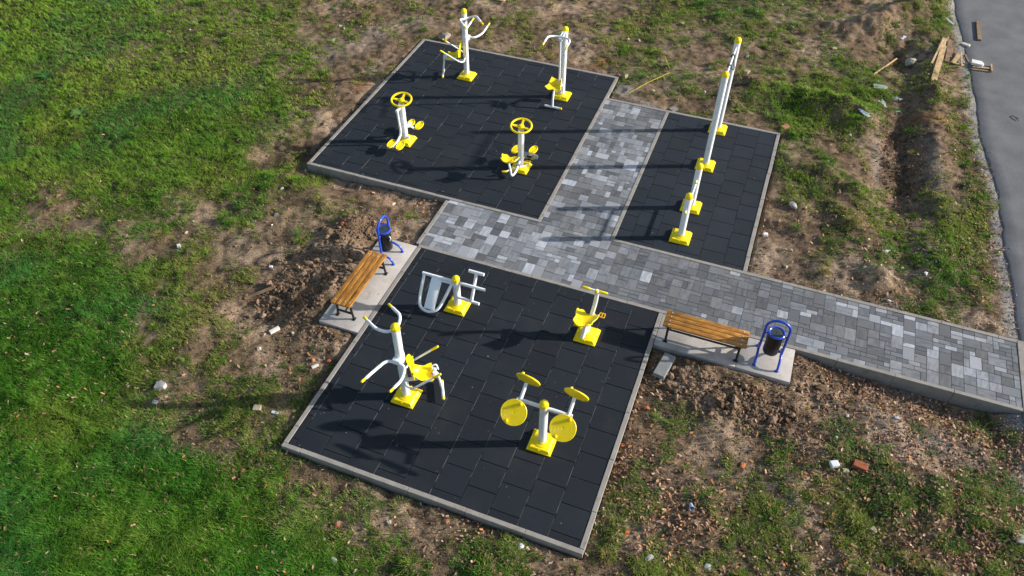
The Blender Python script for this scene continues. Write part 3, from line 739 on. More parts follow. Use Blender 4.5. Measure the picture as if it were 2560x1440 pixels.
def seat_shell(root, c, rz=0, w=.42, d=.33, name='seat', back=.10, m_=None):
    ca, sa = math.cos(rz), math.sin(rz)
    def fn(u, v):
        # v: 0 back edge .. 1 front edge, local +x is where the sitter faces; narrow raised back, wide front with two lobes
        wd = w/2*(.66+.34*math.sin(PI/2*min(1, v*1.15))-.13*math.exp(-((v-.55)/.16)**2))
        xx = (v-.45)*d*1.12 + .05*u*u*(1-v) + (.030*math.cos(2*PI*min(abs(u), .8)-PI)*v**3)
        zz = .075*abs(u)**2.2*(1-.35*v) + back*1.25*max(0, (.42-v)/.42)**1.6 + .035*max(0, v-.7)*1.5
        yy = u*wd
        return (c[0]+xx*ca-yy*sa, c[1]+xx*sa+yy*ca, c[2]+zz)
    b = MB(); b.shell(fn, 15, 13, .016)
    return b.build(name, m_ or YL, root, 50)
def back_shell(root, c, rz=0, w=.36, h=.42, lean=.12):
    ca, sa = math.cos(rz), math.sin(rz)
    def fn(u, v):
        wd = w/2*(.62+.38*math.sin(PI*min(1, .20+v*.75)))
        zz = v*h - .05*abs(u)**2*(1 if v > .5 else -1)
        xx = -lean*v*v + .05*u*u - .02
        yy = u*wd
        return (c[0]+xx*ca-yy*sa, c[1]+xx*sa+yy*ca, c[2]+zz)
    b = MB(); b.shell(fn, 13, 11, .016)
    return b.build('backrest', YL, root, 50)
def leg_press(root, rho, z, zt, w=.15, r=.024):
    """foot lever: pivot block, upright and T bar on the floor end"""
    b = MB(); b.tube([(rho-.10, 0, z), (rho, 0, z), (rho+.06, 0, z-.16), (rho+.07, 0, zt)], r, 12, .07); o = b.build('foot_lever', WL, root)
    t = MB(); t.tube([(rho+.07, -w, zt), (rho+.07, w, zt)], r*.95, 12); t.build('foot_bar', WL, o)
    for s_ in (-1, 1):
        q = MB(); q.tube([(rho+.07, s_*(w-.005), zt), (rho+.07, s_*(w+.022), zt)], r*1.02, 12, round_end=True); q.build('end_cap', YL, o)
    for s_ in (-1, 1):
        q = MB(); q.tube([(rho-.03, s_*.045, z+.0), (rho-.03, s_*.10, z)], .030, 14); q.build('pivot_bearing', WL, o)
    return o

def three_station(loc, rz, label):
    root = empty('chest_press_machine', loc, 0, label, 'exercise machine', 'tall three-station strength machines')
    base_cover(root); post(root, 1.88)
    def pol(ph, rho, lat, z):
        a = rz+R(ph); d = (math.cos(a), math.sin(a)); l = (-d[1], d[0])
        return Vector((d[0]*rho+l[0]*lat, d[1]*rho+l[1]*lat, z))
    P = pol
    # station with seat
    a = rz
    c_ = P(0, .31, 0, .56); seat_shell(root, c_, a, .40, .32, back=.08)
    c_ = P(0, .17, 0, .62); back_shell(root, c_, a, .38, .44, .05)
    def loc_tube(pts, name, r=.024, fil=.08, parent=root):
        b = MB(); b.tube([P(0, *q) for q in pts], r, 12, fil); return b.build(name, WL, parent)
    loc_tube([(.03, 0, .50), (.16, 0, .49), (.54, 0, .53)], 'seat_beam', .032)
    for s_ in (-1, 1):
        ar = loc_tube([(.02, s_*.05, .60), (.04, s_*.20, .56), (.14, s_*.295, .60), (.53, s_*.30, .86)], 'arm_bar', .019, .09)
        g0, g1 = P(0, .52, s_*.30, .853), P(0, .63, s_*.30, .926)
        q = MB(); q.tube([g0, g1], .023, 12, round_end=True); q.build('grip', YL, ar)
    fl = empty('foot_lever_pivot', (0, 0, 0)) if False else None
    b = MB(); b.tube([P(0, .50, 0, .60), P(0, .57, 0, .60), P(0, .60, 0, .42), P(0, .64, 0, .10)], .025, 12, .05); lv = b.build('foot_lever', WL, root)
    q = MB(); q.tube([P(0, .64, -.17, .09), P(0, .64, .17, .09)], .026, 12); q.build('foot_bar', WL, lv)
    for s_ in (-1, 1):
        q = MB(); q.tube([P(0, .64, s_*.165, .09), P(0, .64, s_*.195, .09)], .028, 12, round_end=True); q.build('end_cap', YL, lv)
        q = MB(); q.tube([P(0, .54, s_*.03, .60), P(0, .54, s_*.10, .60)], .032, 14); q.build('pivot_bearing', WL, lv)
    b = MB(); b.tube([P(0, .50, .07, .56), P(0, .50, .10, .68), P(0, .58, .10, .70), P(0, .60, .08, .58)], .014, 10, .04); b.build('link_rod', WL, root)
    # pull-down yoke at the top
    b = MB(); b.box(P(120, .09, 0, 1.68), (.06, .06, .10), .008, Matrix.Rotation(rz+R(120), 3, 'Z')); b.build('pivot_bracket', WL, root)
    handle(root, [P(120, .60, .235, 1.74), P(120, .22, .235, 1.80), P(120, .10, .10, 1.72), P(120, .10, -.10, 1.72), P(120, .22, -.235, 1.80), P(120, .60, -.235, 1.74)], .027, fil=.12, name='pull_down_yoke')
    # chest press yoke half way up
    b = MB(); b.box(P(240, .10, 0, 1.12), (.09, .15, .12), .012, Matrix.Rotation(rz+R(240), 3, 'Z')); b.lathe([(.080, -.07), (.080, .07)], P(240, 0, 0, 1.14), 28); b.build('pivot_bracket', WL, root)
    handle(root, [P(240, .78, .255, 1.28), P(240, .42, .255, 1.13), P(240, .16, .18, 1.12), P(240, .12, 0, 1.12), P(240, .16, -.18, 1.12), P(240, .42, -.255, 1.13), P(240, .78, -.255, 1.28)], .027, fil=.16, name='chest_press_yoke')
    return root
three_station((1.32, 1.20, 0), R(29), 'tall white strength machine with four raised handles and yellow seat, nearest the left bench')
three_station((-1.92, 11.37, 0), R(199), 'tall white strength machine whose yellow seat faces left, far left of the back pad')

# seated pull-down machine (back pad, right)
def pull_down(loc):
    root = empty('pull_down_machine', loc, R(-90), 'white pull-down machine with curved overhead bar and one low yellow seat, behind the other machines', 'exercise machine')
    base_cover(root); post(root, 1.90)
    b = MB()
    for s_ in (-1, 1): b.box((.16, s_*.03, 1.84), (.26, .012, .07), .004)
    b.lathe([(.035, -.06), (.035, .06)], (.10, 0, 1.84), 16, (0, 1, 0)); b.build('pivot_bracket', WL, root)
    handle(root, [(.86, .29, 1.86), (.50, .285, 1.90), (.36, .16, 1.86), (.34, 0, 1.86), (.36, -.16, 1.86), (.50, -.285, 1.90), (.86, -.29, 1.86)], .026, fil=.16, name='overhead_bar')
    b = MB(); b.tube([(.38, 0, 1.83), (.30, 0, .58)], .024, 12); b.box((.385, 0, 1.81), (.07, .09, .08), .01); b.build('pull_rod', WL, root)
    b = MB(); b.tube([(.06, 0, .36), (.20, -.02, .42), (.42, -.05, .47)], .030, 12, .06); b.build('seat_arm', WL, root)
    seat_shell(root, (.40, -.08, .50), R(0), .42, .34)
    b = MB()
    for s_ in (-1, 1): b.box((.20, s_*.035, .30), (.12, .010, .20), .004)
    b.tube([(.20, -.06, .34), (.20, .06, .34)], .018, 12); b.build('linkage', M['steel'], root)
    b = MB(); b.tube([(.36, -.08, .44), (.52, -.07, .42), (.60, -.06, .24), (.63, -.05, .06)], .027, 12, .10); lv = b.build('foot_lever', WL, root)
    b = MB(); b.tube([(.63, -.26, .045), (.63, .16, .045)], .026, 12); b.build('foot_bar', WL, lv)
    b = MB(); b.tube([(.63, .155, .045), (.63, .185, .045)], .029, 12, round_end=True); b.build('end_cap', YL, lv)
    return root
pull_down((.81, 11.37, 0))

def wheel(root, h, r=.235):
    c = Vector((-.02, .06, h+.075)); ax = Vector((.03, -.16, 1)).normalized()
    b = MB(); b.torus(c, r, .024, 44, 10, ax); o = b.build('steering_wheel', YL, root)
    q = ax.to_track_quat('Z', 'Y').to_matrix()
    for k, a in enumerate((84, 176, 338)):
        d = q @ Vector((math.cos(R(a)), math.sin(R(a)), 0)); s_ = q @ Vector((-math.sin(R(a)), math.cos(R(a)), 0))
        m_ = MB(); m_.rings([[c+d*.04+s_*.025-ax*.045, c+d*.04-s_*.025-ax*.045, c+d*.04-s_*.025-ax*.010, c+d*.04+s_*.025-ax*.010],
                             [c+d*r+s_*.022-ax*.010, c+d*r-s_*.022-ax*.010, c+d*r-s_*.022+ax*.010, c+d*r+s_*.022+ax*.010]]); m_.build('spoke', YL, o)
    m_ = MB(); m_.lathe([(.070, -.075), (.072, -.03), (.066, .002), (.048, .016), (.02, .022)], c, 24, ax); m_.build('wheel_hub', YL, o)
    return o
def foot_pad(parent, c, rz, L=.34, W=.17):
    out = []
    for k in range(28):
        a = 2*PI*k/28; e = .62
        out.append((math.copysign(abs(math.cos(a))**e, math.cos(a))*L/2*(1 if abs(math.sin(a)) < .9 else 1), math.sin(a)*W/2*(1-.12*abs(math.cos(a)))))
    mt = Matrix.Translation(c) @ Matrix.Rotation(rz, 4, 'Z')
    b = MB(); b.prism(out, -.016, .006, mt)
    o2 = [(x*1.0, y*1.0) for x, y in out]; i2 = [(x*.86, y*.80) for x, y in out]
    n = len(out); bm = b.bm; m4 = mt
    vo = [bm.verts.new(m4 @ Vector((x, y, .006))) for x, y in o2]; vt = [bm.verts.new(m4 @ Vector((x*.97, y*.96, .020))) for x, y in o2]
    vi = [bm.verts.new(m4 @ Vector((x, y, .018))) for x, y in i2]; vb = [bm.verts.new(m4 @ Vector((x, y, .0075))) for x, y in i2]
    for A_, B_ in ((vo, vt), (vt, vi), (vi, vb)):
        for k in range(n): bm.faces.new((A_[k], A_[(k+1) % n], B_[(k+1) % n], B_[k]))
    bm.faces.new(vb)
    for s_ in (-1, 1): b.prism([(-.09, s_*.028-.003), (.09, s_*.028-.003), (.09, s_*.028+.003), (-.09, s_*.028+.003)], .0075, .013, mt)
    o = b.build('foot_pad', YL, parent, 40)
    for s_ in (-1, 1):
        b = MB(); b.lathe([(.008, .0), (.008, .004)], mt @ Vector((s_*.13, 0, .010)), 10); b.build('screw', M['dark'], o)
    return o
def walker(loc):
    root = empty('walking_machine', loc, 0, 'white post with yellow steering wheel and four oval yellow foot pads on the back pad', 'exercise machine')
    base_cover(root); b = MB(); b.lathe([(.074, .10), (.074, 1.06)], n=32); b.build('post', WL, root); wheel(root, 1.06)
    for s_, zz in ((-1, .20), (1, .22)):
        sx = -.02 if s_ < 0 else .05; top = .98 if s_ < 0 else .40
        b = MB(); b.tube([(sx, s_*.05, top), (sx, s_*.24, top)], .036, 16); b.build('pivot_bearing', WL, root)
        b = MB()
        if s_ < 0: b.tube([(sx, -.20, .97), (sx+.01, -.17, .40), (sx+.0, -.19, .28), (sx-.02, -.44, .17), (sx-.03, -.56, .165)], .030, 12, .14)
        else: b.tube([(sx-.02, .16, .42), (sx+.02, .22, .30), (sx+.03, .36, .15), (sx+.05, .44, .165)], .028, 12, .1)
        arm = b.build('swing_arm', WL, root)
        b = MB(); b.tube([(sx-.14, s_*.47, zz-.03), (sx+.16, s_*.47, zz-.03)], .018, 10); b.build('pad_bracket', WL, arm)
        for q in (-.11, .13): foot_pad(arm, (sx+q, s_*.47+(.0 if s_ < 0 else -.03), zz), PI/2+.03)
    b = MB(); b.tube([(.07, -.02, .16), (.13, -.02, .16)], .028, 14); b.build('rest_stop', WL, root)
    return root
walker((-2.14, 8.09, 0))
def rider(loc):
    root = empty('seated_cycling_machine', loc, 0, 'white post with yellow steering wheel, low yellow seat and grey steel pedal gear', 'exercise machine')
    base_cover(root); b = MB(); b.lathe([(.071, .10), (.071, 1.06)], n=32); b.build('post', WL, root); wheel(root, 1.06)
    seat_shell(root, (-.14, -.46, .44), R(90)+.05, .42, .34)
    b = MB(); b.tube([(-.13, -.45, .43), (-.08, -.47, .25), (-.04, -.50, .10), (.0, -.36, .12), (.0, -.08, .24)], .027, 12, .09); b.build('seat_arm', WL, root)
    b = MB(); b.box((.0, -.13, .20), (.09, .14, .07), .006); b.build('linkage', M['steel'], root)
    b = MB(); b.tube([(-.24, -.42, .13), (.17, .02, .13)], .016, 10); pg = b.build('foot_rest', WL, root)
    for p0, p1 in (((-.29, -.44, .13), (-.20, -.40, .13)), ((.10, .09, .17), (.20, .10, .17))):
        b = MB(); b.tube([p0, p1], .024, 12, round_end=True); b.build('grip', YL, pg)
    b = MB(); b.tube([(.02, .05, .22), (.05, .20, .26)], .032, 12)
    b.box((.15, .20, .25), (.26, .13, .09), .012); b.lathe([(.05, -.05), (.058, 0), (.05, .05)], (.29, .20, .26), 16, (1, 0, 0)); b.lathe([(.040, -.05), (.045, .05)], (.02, .24, .26), 16, (1, 0, 0))
    g_ = b.build('gear_box', M['steel'], root)
    b = MB(); b.box((.16, .145, .27), (.13, .03, .05), .004); b.box((.16, .13, .18), (.05, .04, .09), .004); b.build('gear_opening', M['dark'], g_)
    for q, yy, zz in ((-.21, .22, .34), (.20, .30, .37)):
        b = MB(); b.tube([(q*.6, .20, .26), (q, yy, zz-.03)], .018, 10); cr = b.build('crank', M['steel'], root)
        foot_pad(cr, (q, yy, zz), PI/2-.12, .32, .17)
    return root
rider((.88, 8.09, 0))

# twin disc wheels (front pad)
def disc(parent, c, ax, r=.212):
    q = Vector(ax).to_track_quat('Z', 'Y').to_matrix(); b = MB()
    pr = [(r*.97, -.014), (r, -.006), (r, .006), (r*.97, .013)]
    for k in range(9, 0, -1): pr += [(r*k*.1+.006, .013), (r*k*.1+.002, .010)]
    b.lathe(pr+[(.004, .011)], c, 48, ax); o = b.build('turning_disc', YL, parent, 30)
    for s_ in (-1, 1):
        d = q @ Vector((0.42*s_*r*.95, .74*s_*r*.95, .012)); k = MB()
        k.lathe([(.026, 0), (.027, .012), (.022, .030), (.010, .038)], Vector(c)+d, 16, ax); k.build('knob', YL, o)
    return o
def disc_machine(loc):
    root = empty('arm_wheel_machine', loc, 0, 'white post with cross bar carrying four round yellow turning discs', 'exercise machine')
    base_cover(root); post(root, 1.13)
    b = MB(); b.lathe([(.022, 0), (.022, .004)], (-.03, -.071, .18), 14, (0, -1, 0)); b.build('drain_hole', M['steel'], root)
    b = MB(); b.tube([(-.46, 0, 1.035), (.47, 0, 1.035)], .034, 16); b.build('cross_bar', WL, root)
    for sx in (-.40, .41):
        b = MB(); b.tube([(sx, -.22, 1.02), (sx, .0, 1.04), (sx+.01, .24, 1.19)], .030, 14, .08); a = b.build('disc_arm', WL, root)
        disc(a, (sx-.005, -.285, 1.075), (0.06, -.62, .78)); disc(a, (sx+.025, .290, 1.225), (.10, .93, .34))
    return root
disc_machine((3.87, 1.16, 0))

# sit-up board and stretching bars (front pad)
def situp(loc):
    root = empty('sit_up_machine', loc, 0, 'white sit-up board with looped frame and stretching bars on a short post, behind the left bench', 'exercise machine')
    root['label'] = 'short white post with sloping sit-up board on its left and ladder bars on its right'
    base_cover(root); post(root, .78)
    b = MB(); b.tube([(-.70, 0, .69), (.585, 0, .69)], .030, 16); mbar = b.build('cross_bar', WL, root)
    b = MB(); b.tube([(.585, 0, .69), (.592, 0, .69)], .0295, 16); b.build('bar_end', M['steel'], mbar)
    b = MB(); b.tube([(-.08, -.03, .655), (-.36, -.03, .64)], .022, 12); b.build('brace', WL, root)
    b = MB(); b.tube([(-.665, 0, .68), (-.64, -.30, .40), (-.61, -.43, .21), (-.43, -.48, .17), (-.24, -.43, .22), (-.17, -.30, .36), (-.07, -.02, .66)], .029, 14, .16); b.build('board_frame', WL, root)
    mt = Matrix.Translation((-.39, -.23, .435)) @ Matrix.Rotation(-.0, 4, 'Z')
    d = Vector((.03, -.46, -.46)); q = Matrix.Rotation(R(45), 3, 'X')
    b = MB(); b.box((-.395, -.225, .452), (.215, .63, .035), .012, q); b.build('board', M['board'], root)
    p0 = Vector((.34, -.09, .36)); p1 = Vector((.355, .17, .90))
    b = MB(); b.tube([p0, p1], .030, 14); b.build('upright_bar', WL, root)
    b = MB(); b.tube([(.05, -.07, .36), (.50, -.09, .36)], .030, 14); b.build('lower_bar', WL, root)
    b = MB(); b.tube([(.20, .17, .91), (.51, .17, .91)], .032, 14); b.build('upper_bar', WL, root)
    return root
situp((1.29, 3.50, 0))

# exercise bicycle (front pad, right)
def bike(loc):
    root = empty('exercise_bicycle', loc, 0, 'low white exercise bicycle with yellow seat and T handlebar near the right bench', 'exercise machine')
    base_cover(root)
    b = MB(); b.tube([(-.06, -.14, .075), (-.05, -.10, .20), (-.03, -.05, .42)], .038, 14, .06); b.tube([(-.06, -.14, .09), (-.02, -.02, .20), (.0, .05, .36)], .036, 14, .06); b.build('seat_post', WL, root)
    seat_shell(root, (-.07, -.15, .49), R(90)-.08, .44, .42)
    b = MB(); b.tube([(.0, .02, .10), (.0, .05, .36), (.035, .13, .60), (.06, .17, .88), (.065, .15, 1.12)], .040, 16, .3); b.tube([(.065, .155, 1.09), (.06, .10, 1.145)], .036, 14); b.build('handlebar_post', WL, root)
    b = MB(); b.lathe([(.036, 0), (.036, .02), (.025, .035)], (.06, .11, 1.14), 18, (-.1, -1, .3)); b.build('cap', YL, root)
    b = MB(); b.tube([(-.16, .13, 1.135), (.26, .16, 1.10)], .018, 12); hb = b.build('handlebar', WL, root)
    for p0, p1 in (((-.19, .13, 1.14), (-.07, .135, 1.13)), ((.10, .15, 1.115), (.245, .16, 1.10))):
        b = MB(); b.tube([p0, p1], .024, 12, round_end=True); b.build('grip', YL, hb)
    b = MB(); b.lathe([(.07, -.05), (.08, -.03), (.08, .03), (.07, .05)], (.01, .06, .38), 22, (1, 0, 0)); b.build('crank_housing', WL, root)
    for s_, dz in ((1, .16), (-1, -.14)):
        b = MB(); b.tube([(.0, .06, .38), (s_*.075+.01, .06, .38), (s_*.15, .06+dz*.35, .38+dz)], .014, 10, .02); cr = b.build('crank', WL, root)
        p = MB(); cx = s_*.215; 
        for e in (-.048, .048): p.box((cx, .06+dz*.35+e, .385+dz), (.11, .016, .026), .005)
        for e in (-.05, 0, .05): p.box((cx+e, .06+dz*.35, .385+dz), (.012, .10, .022), .003)
        p.build('pedal', M['orange_yellow'], cr)
    return root
bike((3.875, 3.69, 0))

# bar frames
def bar_frame(name, loc, span, h, zb, rb, label, stub):
    """two posts standing span apart along y, cross bar(s) between"""
    root = empty(name, loc, 0, label, 'exercise bars')
    for yy in (0, span):
        b = MB()
        r = .073
        b.lathe([(r, .10), (r, h)], (0, yy, 0), 32); b.build('post', WL, root); cap(root, (0, yy, h), r)
        bc = base_cover(root); bc.location = (0, yy, 0)
    for z_ in zb:
        b = MB(); b.tube([(0, .04, z_), (0, span-.04, z_)], rb, 14); b.build('cross_bar', WL, root)
    if stub:
        for yy in (0, span):
            b = MB(); b.tube([(0, yy-.05, .80), (0, yy-.125, .80)], .022, 12); o = b.build('step_peg', WL, root)
            b = MB(); b.tube([(0, yy-.12, .80), (0, yy-.135, .80)], .027, 14, round_end=True); b.build('end_cap', YL, o)
    return root
bar_frame('low_bars', (4.93, 7.04, 0), 1.07, 1.145, (.70, .30), .020, 'low white bar frame on two short yellow-capped posts on the narrow pad', True)
hf = bar_frame('pull_up_bar', (4.93, 9.73, 0), 1.58, 2.43, (2.27,), .021, 'tall white pull-up bar on two yellow-capped posts on the narrow pad', False)
# rubber strap loops hanging round the pull-up bar
for yy, tw in ((10.40, .2), (10.86, -.1)):
    b = MB(); b.torus((4.93, yy, 2.262), .036, .015, 20, 8, (0, 1, tw)); 
    if tw > 0: b.tube([(4.95, yy, 2.24), (5.03, yy+.08, 2.13), (5.02, yy+.26, 2.12), (4.95, yy+.44, 2.235)], .012, 8, .12)
    o = b.build('rubber_strap' if tw > 0 else 'rubber_ring', M['dark'])
    tag(o, 'black rubber strap looping down from the middle of the pull-up bar' if tw > 0 else 'black rubber ring round the pull-up bar, beyond the hanging strap', 'strap')
b = MB(); b.tube([(4.86, 9.95, 2.24), (4.84, 9.82, 2.10), (4.90, 9.78, 1.98), (5.01, 9.80, 2.08), (5.0, 9.92, 2.2)], .009, 8, .1)
tag(b.build('rubber_strap', M['dark']), 'black rubber strap hanging behind the near post of the pull-up bar', 'strap')

# ------------------------------------------------------------------ benches
def bench(loc, rz, label):
    root = empty('bench', loc, rz, label, 'bench', 'backless timber benches')
    w_, L_ = .095, 1.53
    for k in range(4):
        yy = (k-1.5)*(w_+.010)
        b = MB(); b.box((0, 0, 0), (L_, w_, .036), .005)
        s_ = b.build('slat', M['benchwood'], root); s_.location = (0, yy, .435+random.uniform(-.001, .001)); s_.rotation_euler = (0, 0, random.uniform(-.001, .001))
        for sx in (-.66, .66):
            q = MB(); q.lathe([(.013, .017), (.013, .021), (.006, .025)], (sx, 0, 0), 14); q.build('bolt', M['bolt'], s_)
    for sx in (-.66, .66):
        b = MB()
        b.box((sx, 0, .402), (.045, .36, .026), .003); b.box((sx, 0, .15), (.035, .31, .035), .003)
        for sy in (-1, 1): b.tube([(sx, sy*.135, .39), (sx, sy*.175, .012)], .023, 8)
        f_ = b.build('leg_frame', M['benchmetal'], root)
        for sy in (-1, 1):
            q = MB(); q.box((sx, sy*.180, .006), (.085, .055, .012), .003); q.build('foot_plate', M['benchmetal'], f_)
    b = MB(); b.tube([(-.66, 0, .15), (.66, 0, .15)], .021, 8); b.build('stretcher', M['benchmetal'], root)
    return root
bench((-.625, 3.14, 0), PI/2, 'varnished wooden bench on the slab left of the near pad, beside a dug soil heap')
bench((5.945, 4.27, 0), 0, 'varnished wooden bench on the slab against the paved path, beside a loose kerb stone')

# ------------------------------------------------------------------ bins
def bin_(loc, rz, label):
    root = empty('litter_bin', loc, rz, label, 'litter bin', 'black bins in blue tube frames')
    hw = .205; arc = []
    for k in range(13):
        a = PI*k/12; arc.append((hw*math.cos(a)*1.0, 0, .835+.19*math.sin(a)))
    pts = [(hw, 0, .17), (hw, 0, .80)]+arc[0:]+[(-hw, 0, .80), (-hw, 0, .17)]
    b = MB(); b.tube(pts, .024, 14); b.build('arch_frame', M['blue'], root)
    for s_ in (-1, 1):
        f_ = [(s_*hw, -.245, .012), (s_*hw, -.235, .07), (s_*hw, -.18, .15), (s_*hw, -.09, .195), (s_*hw, 0, .21), (s_*hw, .09, .195), (s_*hw, .18, .15), (s_*hw, .235, .07), (s_*hw, .245, .012)]
        b = MB(); b.tube(f_, .023, 12); fo = b.build('foot_arch', M['blue'], root)
        for t in (-1, 1):
            q = MB(); q.lathe([(.034, 0), (.034, .008), (.012, .016)], (s_*hw, t*.245, .003), 14); q.build('foot_plate', M['blue'], fo)
    b = MB(); b.lathe([(.125, .22), (.138, .235), (.140, .255), (.140, .70), (.130, .715)], n=36); dr = b.build('drum', M['binblack'], root)
    b = MB(); b.torus((0, 0, .722), .134, .020, 40, 10); b.build('rim', M['blue'], root)
    b = MB(); b.lathe([(.122, .705), (.122, .728), (.02, .735)], n=30); l_ = b.build('lid', M['binlid'], root)
    b = MB(); b.lathe([(.012, .733), (.012, .740)], (.0, .0, 0), 10); b.box((.03, .02, .737), (.02, .006, .004)); b.build('stub_hole', M['dark'], l_)
    for s_ in (-1, 1):
        b = MB(); b.tube([(s_*.135, 0, .66), (s_*.205, 0, .66)], .014, 10); b.build('hinge_pin', M['blue'], root)
    return root
bin_((7.137, 4.362, .0), 0, 'black litter bin in a blue arched frame beside the right bench, against the paved path')
lb = bin_((-.675, 4.30, .0), PI/2, 'black litter bin in a blue arched frame behind the far end of the left bench')
b = MB(); b.tube([(-.53, 4.25, .50), (-.505, 4.25, .54), (-.50, 4.25, .60), (-.53, 4.25, .62)], .012, 8, .03); tag(b.build('plastic_scrap', M['white']), 'white plastic scrap stuck on the drum of the left bin', 'litter')

# ------------------------------------------------------------------ loose debris: planks, stones, bricks, litter
def on_ground(px, py, lift=0.0):
    p = G(px, py, -.06); 
    for _ in range(4):
        h = float(grid_h(np.array([p[0]]), np.array([p[1]]))[0]); p = G(px, py, h)
    return Vector((p[0], p[1], h+lift))
def plank(pa, pb, w_, th, label, m_=None, la=0., lb_=0., name='plank', notch=False):
    a, c = on_ground(*pa, la+th/2), on_ground(*pb, lb_+th/2); d = (c-a); L_ = d.length; d.normalize()
    side = Vector((0, 0, 1)).cross(d).normalized(); up = d.cross(side)
    rot = Matrix((d, side, up)).transposed(); b = MB()
    if notch:
        o_ = [(-L_/2, -w_/2), (L_/2-.02, -w_/2), (L_/2+.03, -w_*.1), (L_/2-.06, w_*.05), (L_/2, w_/2), (-L_/2+.03, w_/2), (-L_/2, 0)]
        b.prism(o_, -th/2, th/2)
    else: b.box((0, 0, 0), (L_, w_, th), .003, seg=1)
    o = b.build(name, m_ or M['plank']); o.matrix_world = Matrix.Translation((a+c)/2) @ rot.to_4x4()
    return tag(o, label, 'plank' if name == 'plank' else name, 'loose timber offcuts' if name == 'plank' else None)
P1 = lambda x, y: (2100+x/4.8, 40+y/4.8)
plank(P1(1235, 385), P1(1120, 785), .15, .03, 'widest pale plank with a notched end, leaning on the timber heap by the road', lb_=.02, la=.06, notch=True)
plank(P1(1225, 310), P1(1095, 580), .05, .04, 'thin pale batten on the left of the wide notched plank', la=.05)
plank(P1(1240, 300), P1(1215, 420), .12, .03, 'short pale board at the top end of the wide notched plank', la=.08, lb_=.08)
plank(P1(1310, 310), P1(1270, 575), .11, .03, 'brownish board just right of the wide notched plank', M['oldplank'], la=.05, lb_=.05)
plank(P1(1330, 400), P1(1310, 500), .10, .03, 'short brown board on the right of the timber heap', M['oldplank'], la=.02)
plank(P1(1250, 400), P1(1225, 610), .04, .03, 'dark thin batten in the gap beside the wide notched plank', M['oldplank'])
plank(P1(1140, 265), P1(1175, 385), .05, .03, 'grey weathered batten at the upper left of the timber heap', M['oldplank'])
plank(P1(1290, 255), P1(1275, 330), .06, .03, 'small pale offcut poking out at the top of the timber heap')
plank(P1(1415, 490), P1(1350, 570), .11, .03, 'short pale offcut standing apart between the timber heap and the road', la=.05)
plank(P1(1435, 460), P1(1450, 630), .035, .03, 'narrow upright yellow batten crossing the short offcuts', la=.07, lb_=.05)
plank(P1(1270, 612), P1(1410, 612), .03, .03, 'narrow batten lying level under the short offcuts')
plank(P1(1345, 575), P1(1490, 600), .05, .03, 'pale batten reaching towards the white panel at the road edge', la=.02)
plank(P1(1500, 470), P1(1540, 560), .05, .03, 'brown splintered stick at the road edge above the white panel', M['oldplank'])
plank(P1(1570, 655), P1(1800, 685), .07, .04, 'dark brown board under the white panel on the asphalt', M['oldplank'], la=.02, lb_=.02)
plank(P1(1580, 630), P1(1800, 655), .06, .03, 'yellowish board under the white panel on the asphalt', la=.04, lb_=.04)
plank(P1(1800, 610), P1(1808, 690), .04, .05, 'short yellow block end at the tip of the white panel', la=.04, lb_=.04)
plank(P1(1645, 85), P1(1662, 310), .11, .05, 'grey brown board lying alone on the asphalt', M['oldplank'], la=.03, lb_=.03)
plank(P1(390, 715), P1(680, 515), .04, .03, 'thin pale stick lying across the dirt left of the boulder', name='stick')
plank((612, 748), (688, 718), .055, .04, 'old brown stick on the bare soil left of the left bench', M['oldplank'], name='stick')
plank((2112, 1018), (2156, 1027), .06, .03, 'dark weathered stick among the leaves below the right-hand path', M['oldplank'], name='stick')
plank((2178, 297), (2202, 309), .02, .02, 'thin pale twig at the edge of the ditch', name='twig')
plank((1262, 3), (1240, -2), .16, .03, 'pale board end at the very top edge of the view', name='board')
plank(P1(1205, 925), P1(1290, 895), .05, .02, 'split grey wood sliver on the verge below the timber heap', M['oldplank'], name='wood_sliver')
def slab_piece(px, py, size, rz, colr, label, name='concrete_block', cat='block', lift=.5, poly=None, tilt=(0, 0)):
    p = on_ground(px, py, size[2]*(lift-.1)); b = MB(); mk = 'm_%s_%d' % (name, len(bpy.data.materials))
    if poly: b.prism([(x*size[0], y*size[1]) for x, y in poly], -size[2]/2, size[2]/2)
    else: b.box((0, 0, 0), size, min(size)*.12, seg=1)
    o = b.build(name, mat(mk, colr, .9, var=.15, scale=12, bump=.5, bscale=60)); o.location = p; o.rotation_euler = (tilt[0], tilt[1], rz)
    return tag(o, label, cat)
kp = G(1636, 942, -.03); kq = G(1667, 889, -.03)
slab_piece(1659, 922, (.56, .22, .09), math.atan2(kq[1]-kp[1], kq[0]-kp[0]), (.19, .20, .20), 'loose grey kerb stone lying on the soil below the right bench', 'kerb_stone', 'kerb stone', 1.0)
slab_piece(2200, 222, (.36, .22, .07), .1, (.28, .30, .30), 'broken grey paving slab in the ditch below the boulder', 'broken_slab', 'slab', .6, [(-.5, -.5), (.2, -.5), (.5, .1), (.35, .45), (-.5, .5)])
slab_piece(1684, 276, (.20, .17, .05), .9, (.22, .21, .19), 'flat grey stone slab behind the paved path\'s far end', 'stone_slab', 'slab', .7)
slab_piece(2440, 166, (.32, .20, .07), -.1, (.72, .71, .68), 'white foam panel lying on the boards at the road edge', 'foam_panel', 'panel', 1.5, [(-.45, -.5), (.42, -.5), (.5, -.1), (.3, .5), (-.5, .5)])
slab_piece(2413, 115, (.22, .13, .06), -.35, (.50, .47, .38), 'small beige tile at the asphalt edge above the white panel', 'tile', 'tile', .7)
slab_piece(2149, 1167, (.22, .14, .07), -.15, (.30, .085, .035), 'large red brick half in the grass right of the white block', 'brick', 'brick', .6)
slab_piece(2083, 1165, (.14, .11, .09), .5, (.70, .72, .74), 'white block in the grass left of the large red brick', 'white_block', 'block', .7)
